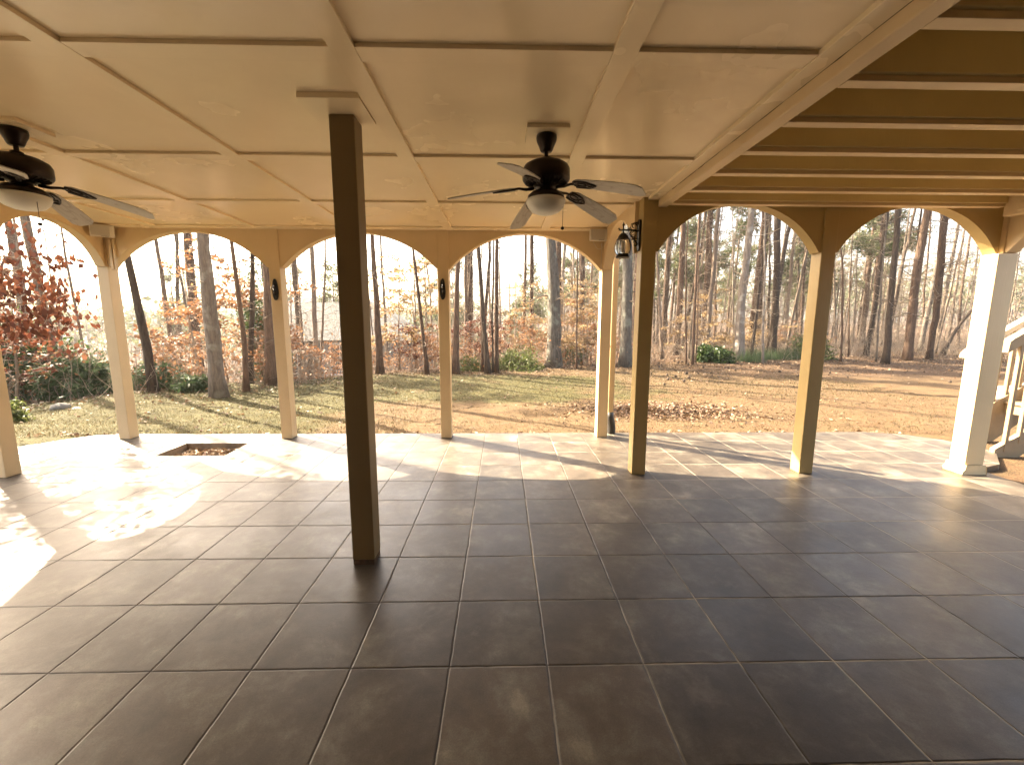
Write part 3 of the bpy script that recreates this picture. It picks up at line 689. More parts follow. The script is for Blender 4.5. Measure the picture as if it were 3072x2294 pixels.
def branchset(mb, trunk, radii, rnd, nb, hlo, hhi, Lf, grav=.02, up_=.35, twig=3, tips=None, r0=.25, sides=5, wob=.22, tw_len=.45):
    z = trunk[:,2]; zs = np.sort(rnd.uniform(hlo, hhi, nb))
    for h in zs:
        i = np.clip(np.searchsorted(z, h)-1, 0, len(z)-2); u = (h-z[i])/(z[i+1]-z[i]); p = trunk[i]*(1-u)+trunk[i+1]*u
        R = radii[i]*(1-u)+radii[i+1]*u; a = rnd.uniform(0,2*PI); L = Lf(h)*rnd.uniform(.55,1.2); rb = max(.010, R*r0*rnd.uniform(.6,1.2))
        n = max(4, int(L*3)); pts = walk(p+np.array([math.cos(a),math.sin(a),0])*R*.5, (math.cos(a),math.sin(a),up_*rnd.uniform(-.3,1.3)), L, n, rnd, wob, grav)
        rr = np.linspace(rb, rb*.25, n+1); mb.tube(pts, rr, sides, cap=False)
        if tips is not None: tips.append(pts[n//3:])
        for k in range(int(twig*max(.6,L))):
            j = rnd.integers(1, n+1); d = pts[j]-pts[j-1]; d = d/np.linalg.norm(d)+rnd.normal(size=3)*.75; l2 = L*tw_len*rnd.uniform(.3,1)*(1-.4*j/n)
            q = walk(pts[j], d, l2, 4, rnd, .3, grav); mb.tube(q, np.linspace(max(.006,rr[j]*.6), .0035, 5), 3, cap=False)
            if tips is not None: tips.append(q[1:])
            if l2 > .35:
                for _ in range(2):
                    j2 = rnd.integers(1,5); d2 = q[j2]-q[j2-1]; d2 = d2/np.linalg.norm(d2)+rnd.normal(size=3)*.7
                    w = walk(q[j2], d2, l2*.5, 3, rnd, .3, grav); mb.tube(w, np.linspace(.005,.003,4), 3, cap=False)
                    if tips is not None: tips.append(w[1:])
def trunk_path(pts, H, rnd, step=.45, z0=None):
    "pts: [(dx, z, r)...] measured on the trunk, local to the base; extrapolated up to H"
    zs = [p[1] for p in pts]; xs = [p[0] for p in pts]; rs = [p[2] for p in pts]
    if zs[-1] < H:
        s = (xs[-1]-xs[-2])/(zs[-1]-zs[-2]) if zs[-1]-zs[-2] > .5 else 0; s = max(-.08,min(.08,s))
        xs.append(xs[-1]+s*(H-zs[-1])); zs.append(H); rs.append(rs[-1]*.18)
    n = max(4,int((H-zs[0])/step)); z = np.linspace(zs[0], H, n)
    x = np.interp(z, zs, xs); r = np.interp(z, zs, rs)
    k = np.exp(-((np.arange(-4,5))**2)/6.); k /= k.sum()
    xp = np.pad(x, 4, mode='reflect', reflect_type='odd'); x = np.convolve(xp, k, 'valid')
    wob = np.cumsum(rnd.normal(size=n)*.012); wob -= wob[0]; y = np.cumsum(rnd.normal(size=n)*.02); y -= y[0]
    r = r*(1 + .45*np.exp(-(z-zs[0])/.25))
    return np.stack([x+wob*.6, y, z], 1), r
def needle_clumps(mb, tips, rnd, per, size, spread=.12):
    C = []
    for t in tips:
        for p in t[max(0,len(t)-2):]:
            C.append(p + rnd.normal(size=(per,3))*spread)
    if C: leaves(mb, np.concatenate(C), size, rnd, 0, 3.2)
def make_tree(name, label, cat, x, y, pts, H, bark, seed, group=None, low=10, high=16, lowL=1.0, highL=1.8, hlow=(1.2,6), leaf=None, per=3, lsize=.05, sides=12, z=None, twig=3):
    rnd = np.random.default_rng(seed)
    zb = float(gz(x,y)) if z is None else z
    t = thing(name, label, cat, (x,y,zb), 0, group)
    tr, r = trunk_path(pts, H, rnd); tr[0,2] -= .15
    m = MB(); m.tube(tr, r, sides, rnd=rnd, amp=.14 if r[0] > .05 else .05); m.build('trunk', mBark[bark], t)
    m = MB(); tips = []
    if low: branchset(m, tr, r, rnd, low, hlow[0], min(hlow[1],H-1), lambda h: lowL, grav=-.01, up_=.25, twig=twig, tips=tips, r0=.16)
    if high: branchset(m, tr, r, rnd, high, min(7,H*.5), H-.2, lambda h: highL*(1.15-.6*h/H), grav=.03, up_=.6, twig=2, tips=None, r0=.35)
    m.build('branches', mBark['pale' if bark in ('grey','pale') else 'far'], t)
    if leaf:
        m = MB(); C = np.concatenate([np.repeat(q, per, 0) for q in tips]); C = C + rnd.normal(size=C.shape)*.07
        leaves(m, C, lsize, rnd, .3); m.build('foliage', mLeaf[leaf], t)
    return t
# measured trunks: bark, y, [(x, z, r)...], H, low branches, label
TR = [
 ('dark',10.0,[(-8.26,-.1,.09),(-8.37,1.62,.075),(-8.52,2.83,.065)],11,10,'dark leaning trunk at the lawn edge just right of the far left corner post'),
 ('grey',9.6,[(-6.46,-.1,.149),(-6.51,1.7,.142),(-6.54,3.45,.112)],15,5,'stout smooth grey trunk at the lawn edge through the first back arch'),
 ('brown',10.3,[(-6.29,-.1,.068),(-6.32,2.07,.055),(-6.35,3.45,.039)],10,16,'slim brown trunk just right of the stout grey one'),
 ('dark',11.7,[(-7.0,-.1,.068),(-6.81,2.15,.061),(-6.67,3.39,.054)],12,16,'slim dark upright trunk right of the grey trunk, second from it'),
 ('brown',11.4,[(-6.27,-.1,.141),(-6.19,2.54,.094)],14,6,'thick brown trunk half hidden by the post with the edge-on hook'),
 ('brown',24.0,[(-11.45,-1.7,.22),(-11.45,.99,.183),(-11.45,4.69,.155)],17,14,'distant brown pine trunk between the edge-on hook and the far house'),
 ('brown',22.0,[(-17.0,-2,.12),(-17.05,3.39,.091),(-17.16,5.46,.078)],13,14,'distant slender trunk left of the stout grey one'),
 ('dark',24.0,[(-18.2,-2,.12),(-17.97,3.05,.09),(-17.75,6.06,.08)],14,14,'distant dark slender trunk close left of the stout grey one'),
 ('brown',13.5,[(-3.95,-.1,.122),(-3.99,3.21,.073),(-4.04,4.24,.058)],13,10,'brown trunk right beside the freestanding post, flared at its foot'),
 ('brown',13.3,[(-2.4,-.1,.061),(-2.57,2.0,.049),(-2.75,3.84,.034)],9,12,'thin leaning brown trunk left of the post with the bright hook'),
 ('brown',13.7,[(-1.55,-.1,.115),(-1.49,1.76,.082),(-1.44,3.34,.072)],14,12,'brown trunk just right of the post with the bright hook'),
 ('dark',13.9,[(-.47,-.1,.099),(-.64,1.77,.073),(-.79,3.91,.063)],13,8,'dark trunk leaning left under the middle of the third back arch'),
 ('brown',14.2,[(-.21,-.1,.078),(-.2,2.28,.068),(-.2,4.25,.057)],14,10,'straight brown trunk right of the dark leaning one'),
 ('dark',14.1,[(-.33,-.1,.032),(-.34,2.29,.032),(-.32,4.05,.027)],8,8,'pole-thin dark trunk between the dark leaning and the straight brown trunks'),
 ('brown',14.3,[(-.67,-.1,.063),(-.69,1.0,.047)],4.2,8,'short brown snag left of the dark leaning trunk'),
 ('brown',20.0,[(1.34,-1.6,.12),(1.36,-.38,.105),(1.39,2.58,.097),(1.4,5.57,.09)],17,22,'distant brown trunk close left of the big furrowed tree'),
 ('brown',21.0,[(.97,-1.6,.09),(.99,-.48,.079),(1.09,2.63,.071),(1.12,5.62,.063)],16,20,'distant slimmer trunk, second to the left of the big furrowed tree'),
 ('greydark',15.4,[(1.89,-.1,.263),(1.88,2.36,.218),(1.7,4.6,.166)],19,6,'biggest furrowed grey trunk standing through the arch behind the ceiling fan'),
 ('grey',28.0,[(3.8,-1,.15),(3.89,2.99,.115),(4.03,6.49,.104)],18,12,'distant pale trunk right of the big furrowed tree'),
 ('brown',14.6,[(2.59,-.1,.032),(2.53,2.83,.027)],7,8,'pole-thin trunk in gold leaves right of the big furrowed tree'),
 ('greydark',15.9,[(4.72,-.1,.229),(4.67,2.4,.189),(4.64,3.83,.172)],18,7,'thick furrowed trunk seen between the lantern corner post and the dark post'),
 ('grey',17.5,[(10.04,.08,.218),(9.9,2.25,.158),(10.0,3.6,.14),(10.04,6.11,.121)],18,8,'thick grey trunk just right of the dark green shrub'),
 ('dark',17.5,[(10.53,.08,.066),(10.57,2.25,.06),(10.77,5.92,.048)],13,12,'slim dark trunk between the two thickest ones of the first right-hand arch'),
 ('dark',18.5,[(12.08,.22,.161),(12.01,3.01,.13),(11.78,5.89,.125)],17,8,'thick dark trunk right of centre in the first right-hand arch'),
 ('grey',16.5,[(10.43,.03,.05),(10.21,2.86,.039),(10.01,4.75,.034)],10,10,'slim pale grey trunk with a crooked foot right of the dark shrub'),
 ('brown',16.2,[(7.45,-.01,.053),(7.37,2.82,.053),(7.41,5.58,.041)],12,10,'slim brown trunk right beside the dark post'),
 ('brown',16.4,[(7.65,-.01,.029),(7.53,2.82,.026)],8,8,'pole-thin trunk, second to the right of the dark post'),
 ('brown',16.2,[(7.22,-.04,.035),(7.01,2.82,.033),(6.98,4.37,.027)],9,8,'pole-thin leaning trunk nearest the dark post'),
 ('brown',21.0,[(10.72,.28,.06),(10.6,3.19,.052),(10.01,5.59,.045)],13,14,'forked slim trunk behind the gold leaves of the first right-hand arch'),
 ('dark',20.0,[(17.69,.11,.102),(17.92,3.15,.089),(17.88,6.58,.083)],14,18,'dark trunk tangled in bare branches in the second right-hand arch'),
 ('dark',17.0,[(15.9,.06,.124),(15.78,1.91,.1),(15.73,3.58,.105),(15.58,5.96,.095)],15,12,'dark wavy trunk, leftmost thick one in the second right-hand arch'),
 ('brown',18.3,[(18.09,.01,.156),(18.02,3.73,.151),(18.14,6.17,.13)],16,12,'thick knotted trunk in the middle of the second right-hand arch'),
 ('brown',18.8,[(19.61,-.03,.109),(19.72,2.33,.13),(19.45,6.23,.136)],16,12,'thick trunk nearest the sun-bleached right corner post'),
 ('dark',20.0,[(21.44,-.13,.093),(21.85,1.01,.07),(22.8,2.38,.058),(24.6,4.4,.04)],5,10,'fallen dark trunk leaning diagonally beside the right corner post'),
 ('brown',17.5,[(14.42,.08,.038),(14.12,2.95,.038),(13.74,4.96,.028)],10,10,'pole-thin brown trunk right of the post between the right arches'),
 ('grey',17.5,[(15.95,.08,.036),(15.84,2.27,.036)],8,8,'pole-thin grey trunk at the foot of the dark wavy one'),
 ('brown',19.0,[(16.0,.03,.035),(15.78,1.56,.029)],7,8,'short pole-thin trunk left of the dark wavy one'),
 ('brown',24.0,[(24.61,-.38,.047),(24.29,2.52,.047),(24.17,5.33,.041)],12,14,'slim far trunk between the two thickest of the second right-hand arch'),
 ('brown',24.0,[(26.69,-.18,.064),(26.41,3.48,.058),(26.55,6.26,.051)],13,14,'slim far trunk right of the thickest ones, near the right corner post'),
 ('brown',24.0,[(17.29,-.09,.093),(17.13,3.44,.078),(17.04,6.2,.063)],14,18,'brown far trunk just left of the post between the right arches'),
]
for i, (bk, y, pts, H, low, lab) in enumerate(TR):
    x0 = pts[0][0]; zb = float(gz(x0, y)); P = [(p[0]-x0, p[1]-zb, p[2]) for p in pts]
    P[0] = (0, 0, P[0][2])
    big = P[0][2] > .1
    make_tree('tree', lab, 'tree', x0, y, P, H, bk, 100+i, low=int(low*1.7), high=(3 if x0 < -5 else 14) if H > 9 else 4, lowL=1.25 if big else .8, hlow=(.9 if not big else 1.8, 6.5), sides=14 if big else 8)

# ---- prototypes for the wood behind
def where(x, y):
    q = x/y
    for lim, nm in ((-.93,'through the far left side arch'),(-.54,'through the first back arch'),(-.145,'through the second back arch'),(.25,'through the third back arch'),
                    (.36,'in the gap by the lantern'),(.77,'through the first right-hand arch'),(1.22,'through the second right-hand arch'),(9,'beyond the right corner post')):
        if q < lim: return nm
def proto_thin(seed, bark, H, r, lean, low, lowL, hl=(1,7)):
    return make_tree('tree', '', 'tree', 0, 0, [(0,0,r),(lean,H*.45,r*.75)], H, bark, seed, low=low, high=10, lowL=lowL, highL=1.6, hlow=hl, sides=6, z=0, twig=3)
def proto_pine(seed, H, r, c0=.32):
    rnd = np.random.default_rng(seed); t = thing('pine_tree', '', 'pine tree', (0,0,0))
    tr, rr = trunk_path([(0,0,r),(.1,H*.5,r*.7)], H, rnd); tr[0,2] -= .3
    m = MB(); m.tube(tr, rr, 7, rnd=rnd, amp=.08); m.build('trunk', mBark['brown'], t)
    m = MB(); tips = []
    branchset(m, tr, rr, rnd, 30, H*c0, H-.1, lambda h: 2.4*(1.25-h/H), grav=.05, up_=.35, twig=3, tips=tips, r0=.3, sides=4)
    m.build('branches', mBark['brown'], t)
    m = MB(); needle_clumps(m, tips, rnd, 13, .085, .15); m.build('foliage', mLeaf['pine'], t)
    return t
def proto_sapling(seed, leaf, H, spread, nb=16, per=7, lsize=.065):
    rnd = np.random.default_rng(seed); t = thing('beech_sapling', '', 'sapling', (0,0,0))
    tr, rr = trunk_path([(0,0,.022+H*.003),(rnd.uniform(-.2,.2),H*.6,.016)], H, rnd, .3); tr[0,2] -= .1
    m = MB(); m.tube(tr, rr, 6); tips = []
    branchset(m, tr, rr, rnd, nb, H*.15, H-.05, lambda h: spread*(1.2-.7*h/H), grav=-.005, up_=.15, twig=3, tips=tips, r0=.4, sides=4, wob=.14)
    m.build('trunk', mBark['pale'], t)
    m = MB(); C = np.concatenate([np.repeat(q, per, 0) for q in tips]); C = C + rnd.normal(size=C.shape)*np.array([.09,.09,.035])
    C = C[rnd.random(len(C)) < .8]
    leaves(m, C, lsize, rnd, .45); m.build('foliage', mLeaf[leaf], t)
    return t
THIN = [proto_thin(1,'far',11,.06,.5,28,1.1), proto_thin(2,'pale',9,.045,-.3,30,1.1), proto_thin(3,'dark',12,.075,.7,24,1.3), proto_thin(4,'far',14,.10,-.2,26,1.4),
        proto_thin(5,'grey',13,.09,.3,22,1.4), proto_thin(6,'pale',7,.03,.25,30,.9,(.4,6)), proto_thin(7,'far',8,.035,-.2,30,.9,(.4,7))]
THIN_L = ['slim brown bare tree','slim pale bare tree','slim dark bare tree','taller brown bare tree','grey bare tree','spindly pale bare tree','spindly brown bare tree']
PINES = [proto_pine(11,17,.16), proto_pine(12,14,.12), proto_pine(13,11,.10)]
SAP = {'orange':[proto_sapling(21,'orange',3.4,1.5), proto_sapling(22,'orange',2.4,1.2)], 'yellow':[proto_sapling(23,'yellow',3.6,1.6,14), proto_sapling(24,'yellow',2.4,1.3,12)],
       'red':[proto_sapling(25,'red',2.6,1.3), proto_sapling(26,'red',1.8,1.0,12)]}
usedp = set()
def place(proto, x, y, lab, group, scale=1.0, rz=None, z=None, rng_=random.Random(7)):
    rz = rng_.uniform(0,2*PI) if rz is None else rz; zz = float(gz(x,y))-.03 if z is None else z
    if proto.name not in usedp:
        usedp.add(proto.name); proto.location = (x,y,zz); proto.rotation_euler = (0,0,rz); proto.scale = (scale,)*3
        proto['label'] = lab; proto['group'] = group; return proto
    return dup(proto, (x,y,zz), rz, scale, lab, group)
R = random.Random(42)
# saplings with persistent leaves: (x, y, kind, variant, scale)
SP = [(-8.5,11.8,'orange',0,1.15),(-7.7,12.6,'orange',0,1.3),(-9.9,13.0,'orange',1,1.0),(-7.0,13.4,'orange',1,1.1),
      (-5.6,13.9,'orange',1,.5),(-4.9,14.8,'orange',1,.5),(-3.7,15.0,'yellow',0,1.1),(-3.3,16.0,'yellow',0,1.2),(-3.1,14.3,'red',1,.9),(-2.7,15.2,'orange',1,.8),
      (-1.9,15.8,'red',1,.9),(-1.0,16.4,'red',0,.9),(-.2,16.8,'red',1,1.0),(.9,16.6,'orange',1,.9),(.1,18.6,'orange',0,.9),(1.2,17.6,'yellow',0,1.0),
      (2.5,16.8,'yellow',0,1.0),(3.2,16.4,'yellow',1,1.0),(3.6,17.6,'yellow',0,1.0),(2.9,18.2,'orange',0,1.0),(4.0,18.8,'orange',1,1.1),
      (8.3,18.2,'yellow',1,.95),(9.0,18.6,'yellow',0,.85),(11.1,19.2,'yellow',1,.8),(12.9,20.4,'yellow',1,.9),(14.9,21.4,'orange',1,.8),(17.0,22.5,'orange',1,.8)]
COLN = {'orange':'orange-leaved beech sapling','yellow':'gold-leaved beech sapling','red':'russet-leaved sapling'}
for i, (x,y,k,v,s) in enumerate(SP):
    o = place(SAP[k][v], x, y, COLN[k]+' among the trees '+where(x,y), 'leafy saplings along the wood edge', s)
# thin bare trees behind, dense on the right
cnt = 0
while cnt < 185:
    if cnt < 140: x = R.uniform(5.2,40); d = R.uniform(.8,24)**1.0; y = float(treeline(x))+d
    else: x = R.uniform(-20,6); y = float(treeline(x))+R.uniform(1.0,20)
    if x/y > 1.45 or x/y < -1.2: continue
    k = R.choice([0,1,1,2,3,4,5,5,6,6]); s = R.uniform(.8,1.3)
    place(THIN[k], x, y, THIN_L[k]+' standing in the wood '+where(x,y), 'bare trees in the wood', s)
    cnt += 1
# the ones that cast their shadow over the lawn from the left, outside the frame
for i, (x,y) in enumerate([(-13,8.5),(-15.5,11),(-18,9.5),(-12,11.5),(-17,14),(-21,12.5)]):
    place(THIN[[3,4,2][i%3]], x, y, THIN_L[[3,4,2][i%3]]+' standing in the wood '+where(x,y), 'bare trees in the wood', 1.1)
# pines with green crowns
PN = [(-30,42),(-24,50),(-18,46),(-9,50),(-3,58),(3,44),(6,36),(2,60),(-12,62),(-34,60),(13,38),(9,44),(17,37),(22,41),(27,38),(31,44),(22,50),(14,50),(36,46),(-38,50),(-15,38),(-5,40),(17,54),(29,54),(-7,68),(3,72),(-20,70),(40,52),(8,34),(12,30),(15.5,33),(19,31),(23.5,33),(27,31),(31,36),(10,36),(25,28)]
for i, (x,y) in enumerate(PN):
    place(PINES[i%3], x, y, 'green-crowned pine behind the bare trees '+where(x,y), 'pines in the background', R.uniform(.85,1.2))

# tall pines whose high crowns stand above the picture and shade the yard
TP = [(-12.5,17.5),(-21,19),(-1.6,20.5),(2.8,21.5),(5.4,21.2),(7.2,23.0),(9.3,22.2),(11.6,24.0),(4.6,24.6),(8.3,26),(13.6,22.6),(10.4,27)]
TALL = proto_pine(14, 19, .19, .50)
for i, (x,y) in enumerate(TP):
    place(TALL, x, y, 'tall brown pine trunk rising out of view '+where(x,y), 'tall pines near the lawn', R.uniform(.9,1.1))

# ---- far wood as one mass: many thin stems and crowns
def far_wood():
    rnd = np.random.default_rng(77); m = MB(); n = 900
    X = rnd.uniform(-150,190,n); Y = rnd.uniform(75,170,n); Z = gz(X,Y)
    keep = (np.abs(X/Y) < 1.35); X, Y, Z = X[keep], Y[keep], Z[keep]
    mg = MB()
    for x,y,z in zip(X,Y,Z):
        H = rnd.uniform(9,15); m.tube([(x,y,z),(x+rnd.normal()*.5,y,z+H*.5),(x+rnd.normal()*.8,y,z+H)], [.22,.14,.03], 3, cap=False)
        k = 60; a = rnd.normal(size=(k,3))*np.array([1.5,1.5,2.4])+np.array([x,y,z+H*.68])
        if rnd.random() < .45: leaves(mg, a, .75, rnd, 0, 1.6)
        else: leaves(m, a, .10, rnd, 0, 14)
    tag(m.build('far_bare_wood', mat('far bare wood', (.21,.16,.13), .9, var=.3, scale=.3), None), 'grey brown mass of bare trees on the far slope at the horizon', 'wood', kind='stuff')
    tag(mg.build('far_pine_wood', mLeaf['pine'], None), 'green mass of pines on the far slope at the horizon', 'wood', kind='stuff')
far_wood()

# ---- undergrowth: twigs, brush, dry weeds along the edge of the wood
def brush():
    rnd = np.random.default_rng(9); m = MB()
    for i in range(2600):
        x = rnd.uniform(-16,27); d = abs(rnd.normal())*3.2 + .15; y = float(treeline(x))+d
        if y < 6.6: continue
        z = float(gz(x,y)); h = rnd.uniform(.4,2.4)*(.55 if d < .8 else 1)
        p = walk((x,y,z-.03), (rnd.normal()*.35,rnd.normal()*.35,1), h, 5, rnd, .16); m.tube(p, np.linspace(.007,.002,6), 3, cap=False)
        for k in range(3):
            j = rnd.integers(1,6); m.tube(walk(p[j], rnd.normal(size=3)+np.array([0,0,.4]), h*.4, 3, rnd, .3), np.linspace(.0035,.0015,4), 3, cap=False)
    tag(m.build('undergrowth', mBark['pale'], None), 'tangle of bare pale twigs and brush along the edge of the wood', 'undergrowth', kind='stuff')
    m = MB(); C = []
    for i in range(300):
        x = rnd.uniform(-15,6); y = float(treeline(x))+abs(rnd.normal())*2+.6; z = float(gz(x,y))
        C.append(np.array([x,y,z+rnd.uniform(.1,1.1)])+rnd.normal(size=(34,3))*np.array([.35,.35,.16]))
    leaves(m, np.concatenate(C), .055, rnd, .3)
    tag(m.build('brush_leaves', mLeaf['orange'], None), 'dry orange leaves still hanging in the low brush at the wood edge', 'leaves', kind='stuff')
brush()
def twig_screen():
    "fine bare twigs filling the wood between the stems"
    rnd = np.random.default_rng(91); m = MB()
    def cloud(n, x0, x1, d0, d1, zmax, ln):
        x = rnd.uniform(x0,x1,n); y = treeline(x)+d0+(d1-d0)*rnd.random(n); z = gz(x,y)+rnd.random(n)**1.1*zmax
        A = rnd.normal(size=(n,3))*np.array([.8,.8,.9])+np.array([0,0,.35]); A /= np.linalg.norm(A,axis=1)[:,None]
        B = np.cross(A, rnd.normal(size=(n,3))); B /= np.linalg.norm(B,axis=1)[:,None]
        L = rnd.uniform(.3,1,n)*ln; w = .0045*(1+(y-12)*.07)
        m.cards(np.stack([x,y,z],1), A*L[:,None]*.5, B*w[:,None])
    cloud(30000, 5, 40, .8, 28, 10.5, 1.5); cloud(12000, -20, 6, .6, 22, 4.5, 1.1)
    tag(m.build('bare_twigs', mBark['pale'], None), 'fine bare grey twigs filling the wood between the trunks', 'twigs', kind='stuff')
twig_screen()
def litter():
    rnd = np.random.default_rng(19)
    m = MB(); C = []; 
    n = 9000; x = rnd.uniform(-15,26,n); d = rnd.normal(size=n)*1.1+.6; y = treeline(x)+d
    C.append(np.stack([x,y,gz(x,y)+rnd.uniform(.005,.05,n)],1))
    n = 3800; x = rnd.normal(size=n)*.85+3.1; y = rnd.normal(size=n)*.42+7.9-.12*(x-3)
    C.append(np.stack([x,y,np.where(y<7.2,-.06,gz(x,y))+.01+rnd.uniform(0,.10,n)*np.exp(-((x-3.1)/1.1)**2-((y-7.9)/.45)**2)],1))
    n = 2600; x = rnd.uniform(6,24,n); y = treeline(x)-abs(rnd.normal(size=n))*2.2; C.append(np.stack([x,y,gz(x,y)+.02],1))
    cx_ = rnd.uniform(-9,9,60); cy_ = rnd.uniform(6.3,13.5,60); k_ = rnd.integers(0,60,900); n = 900; x = cx_[k_]+rnd.normal(size=n)*.35; y = np.maximum(6.05,cy_[k_]+rnd.normal(size=n)*.25); C.append(np.stack([x,y,np.where(y<7.0,-.05,gz(x,y)+.02)],1))
    n = 380; x = rnd.uniform(-6.9,6,n); y = 5.98+abs(rnd.normal(size=n))*.1; C.append(np.stack([x,y,np.full(n,-.035)],1))
    C = np.concatenate(C); C = C[(C[:,1]>5.96)]
    leaves(m, C, .046, rnd, .55, 1.4)
    n = 320; x = rnd.uniform(-4.12,-3.4,n); y = rnd.uniform(4.97,5.44,n); 
    leaves(m, np.stack([x,y,-.095+.05*np.exp(-((x+3.7)**2+(y-5.1)**2)/.05)+rnd.uniform(0,.03,n)],1), .05, rnd, .4, 1.4)
    tag(m.build('fallen_leaves', mLeaf['litter'], None), 'dry brown fallen leaves lying on the lawn, in the pit and along the wood edge', 'leaves', kind='stuff')
litter()
def grass():
    rnd = np.random.default_rng(29); n = 90000
    x = rnd.uniform(-9,10,n); y = 5.98 + rnd.random(n)**1.4*9
    w = np.where(x < -1.5, .95, .35) + .5*((y>9)&(y<13.5)); k = (rnd.random(n) < w) & (y < treeline(x)+.5) & ~((x>-7)&(x<6.2)&(y<5.96)); x, y = x[k], y[k]
    z = np.where((y<6.9)&(x>-8.6)&(x<8.3), -.055, gz(x,y)); n = len(x)
    h = rnd.uniform(.014,.05,n); dx = rnd.normal(size=(n,2))*.022; a = rnd.uniform(0,PI,n); wd = .0035*(1+ (y-6)*.14)
    P = np.stack([x,y,z],1); side = np.stack([np.cos(a)*wd, np.sin(a)*wd, 0*a],1); tip = P+np.stack([dx[:,0],dx[:,1],h],1)
    v = np.stack([P-side,P+side,tip],1).reshape(-1,3); i = np.arange(n)*3
    m = MB(); m.add(v, np.stack([i,i+1,i+2],1).tolist())
    g = leaf_mat('grass blades', [(.08,.072,.022),(.13,.10,.04),(.055,.055,.017),(.17,.125,.062),(.14,.09,.042)], .3)
    tag(m.build('grass', g, None), 'short winter grass, green on the left and straw coloured elsewhere', 'grass', kind='stuff')
grass()
def ground_twigs():
    rnd = np.random.default_rng(39); m = MB()
    for i in range(330):
        x = rnd.uniform(-8,22); y = rnd.uniform(6.3, float(treeline(x))+1); z = float(gz(x,y)) if y > 7 else -.06
        l = rnd.uniform(.05,.30); a = rnd.uniform(0,2*PI); m.tube(walk((x,y,z+.015),(math.cos(a),math.sin(a),.04),l,4,rnd,.2), rnd.uniform(.003,.008), 4)
    for i in range(90):
        x = rnd.uniform(4,20); y = rnd.uniform(11, float(treeline(x))+1); z = float(gz(x,y)); s = rnd.uniform(.025,.05)
        m.lathe([(0,0),(s,s*.5),(s*1.1,s),(s*.6,s*1.8),(0,s*2.2)], (x,y,z-.005), 7)
    tag(m.build('twigs_and_cones', mBark['dark'], None), 'small dark twigs and pine cones scattered over the lawn', 'twigs', kind='stuff')
ground_twigs()

# ---- shrubs
def shrub(name, label, x, y, rx, rz_, leaf, n, size, seed, stems=True, z=None, elong=1.5, lump=7, cat='shrub', group=None):
    rnd = np.random.default_rng(seed); zz = float(gz(x,y)) if z is None else z
    t = thing(name, label, cat, (x,y,zz), 0, group)
    cs = rnd.normal(size=(lump*4,3)); cs /= np.linalg.norm(cs,axis=1)[:,None]; cs[:,2] = np.abs(cs[:,2])
    cs = cs*rnd.uniform(.45,.95,(len(cs),1))*np.array([rx,rx,rz_]); per = n//len(cs)
    m = MB(); C = np.concatenate([c+rnd.normal(size=(per,3))*np.array([rx,rx,rz_])*.16 for c in cs]); C[:,2] = np.maximum(C[:,2], .02)
    leaves(m, C, size, rnd, .1, elong); m.build('foliage', mLeaf[leaf], t)
    m = MB()
    for c in cs: m.tube(walk((0,0,0), c, np.linalg.norm(c), 4, rnd, .12), np.linspace(.014,.004,5), 4, cap=False)
    m.build('stems', mBark['brown'], t)
    return t
shrub('shrub','dark glossy green shrub at the foot of the thick grey trunk', 8.55,16.9,.75,.62,'green',5200,.075,301)
shrub('shrub','green shrub behind the post between the right arches', 13.9,18.6,.95,1.1,'lime',4200,.07,302)
shrub('shrub','bushy light green thicket under the third back arch', .65,15.2,1.0,.75,'lime',3800,.055,303)
shrub('shrub','small green thicket left of the dark leaning trunk', -1.15,14.9,.6,.5,'lime',1500,.05,304)
shrub('shrub','round yellow-green shrub beside the left edge of the patio', -8.5,7.0,.42,.38,'lime',2200,.05,305)
shrub('shrub','large dark evergreen behind the red leaves at the far left', -12.6,10.6,1.7,2.1,'green',15000,.075,306)
shrub('shrub','dark evergreen at the far left edge behind the left arcade', -13.4,9.0,1.2,1.7,'green',8000,.075,307)
shrub('juniper','feathery grey-green juniper left of the far left corner post', -10.2,10.2,.8,.85,'juniper',7000,.055,308,elong=2.6,cat='juniper')
shrub('juniper','low feathery juniper beneath the dark leaning trunk', -8.9,10.9,.7,.6,'juniper',4500,.05,309,elong=2.6,cat='juniper')
shrub('juniper','small feathery juniper between the dark leaning and stout grey trunks', -7.6,10.4,.5,.35,'juniper',2500,.05,310,elong=2.6,cat='juniper')
shrub('shrub','tall dark green holly right of the stout grey trunk', -7.9,14.0,.8,3.6,'green',8000,.065,311)
shrub('shrub','dark green bush half hidden in gold leaves right of the big furrowed tree', 2.9,17.2,.55,.9,'green',2600,.06,313)
for i,(x,y) in enumerate([(10.9,17.9),(11.5,18.0),(12.4,18.2),(13.0,18.5),(10.1,16.9)]):
    rnd = np.random.default_rng(400+i); n = 500; a = rnd.uniform(0,PI,n); P = np.stack([rnd.normal(size=n)*.28, rnd.normal(size=n)*.18, 0*a],1)
    v = np.stack([P+np.stack([np.cos(a)*.006,np.sin(a)*.006,0*a],1), P-np.stack([np.cos(a)*.006,np.sin(a)*.006,0*a],1), P+np.stack([rnd.normal(size=n)*.12,rnd.normal(size=n)*.1,rnd.uniform(.2,.6,n)],1)],1).reshape(-1,3)
    m = MB(); k = np.arange(n)*3; m.add(v, np.stack([k,k+1,k+2],1).tolist()); o = m.build('weed_clump', mLeaf['juniper'], None); o.location = (x,y,float(gz(x,y)))
    tag(o, 'clump of tall thin green weeds by the trunks of the first right-hand arch', 'weeds', 'weed clumps at the wood edge')

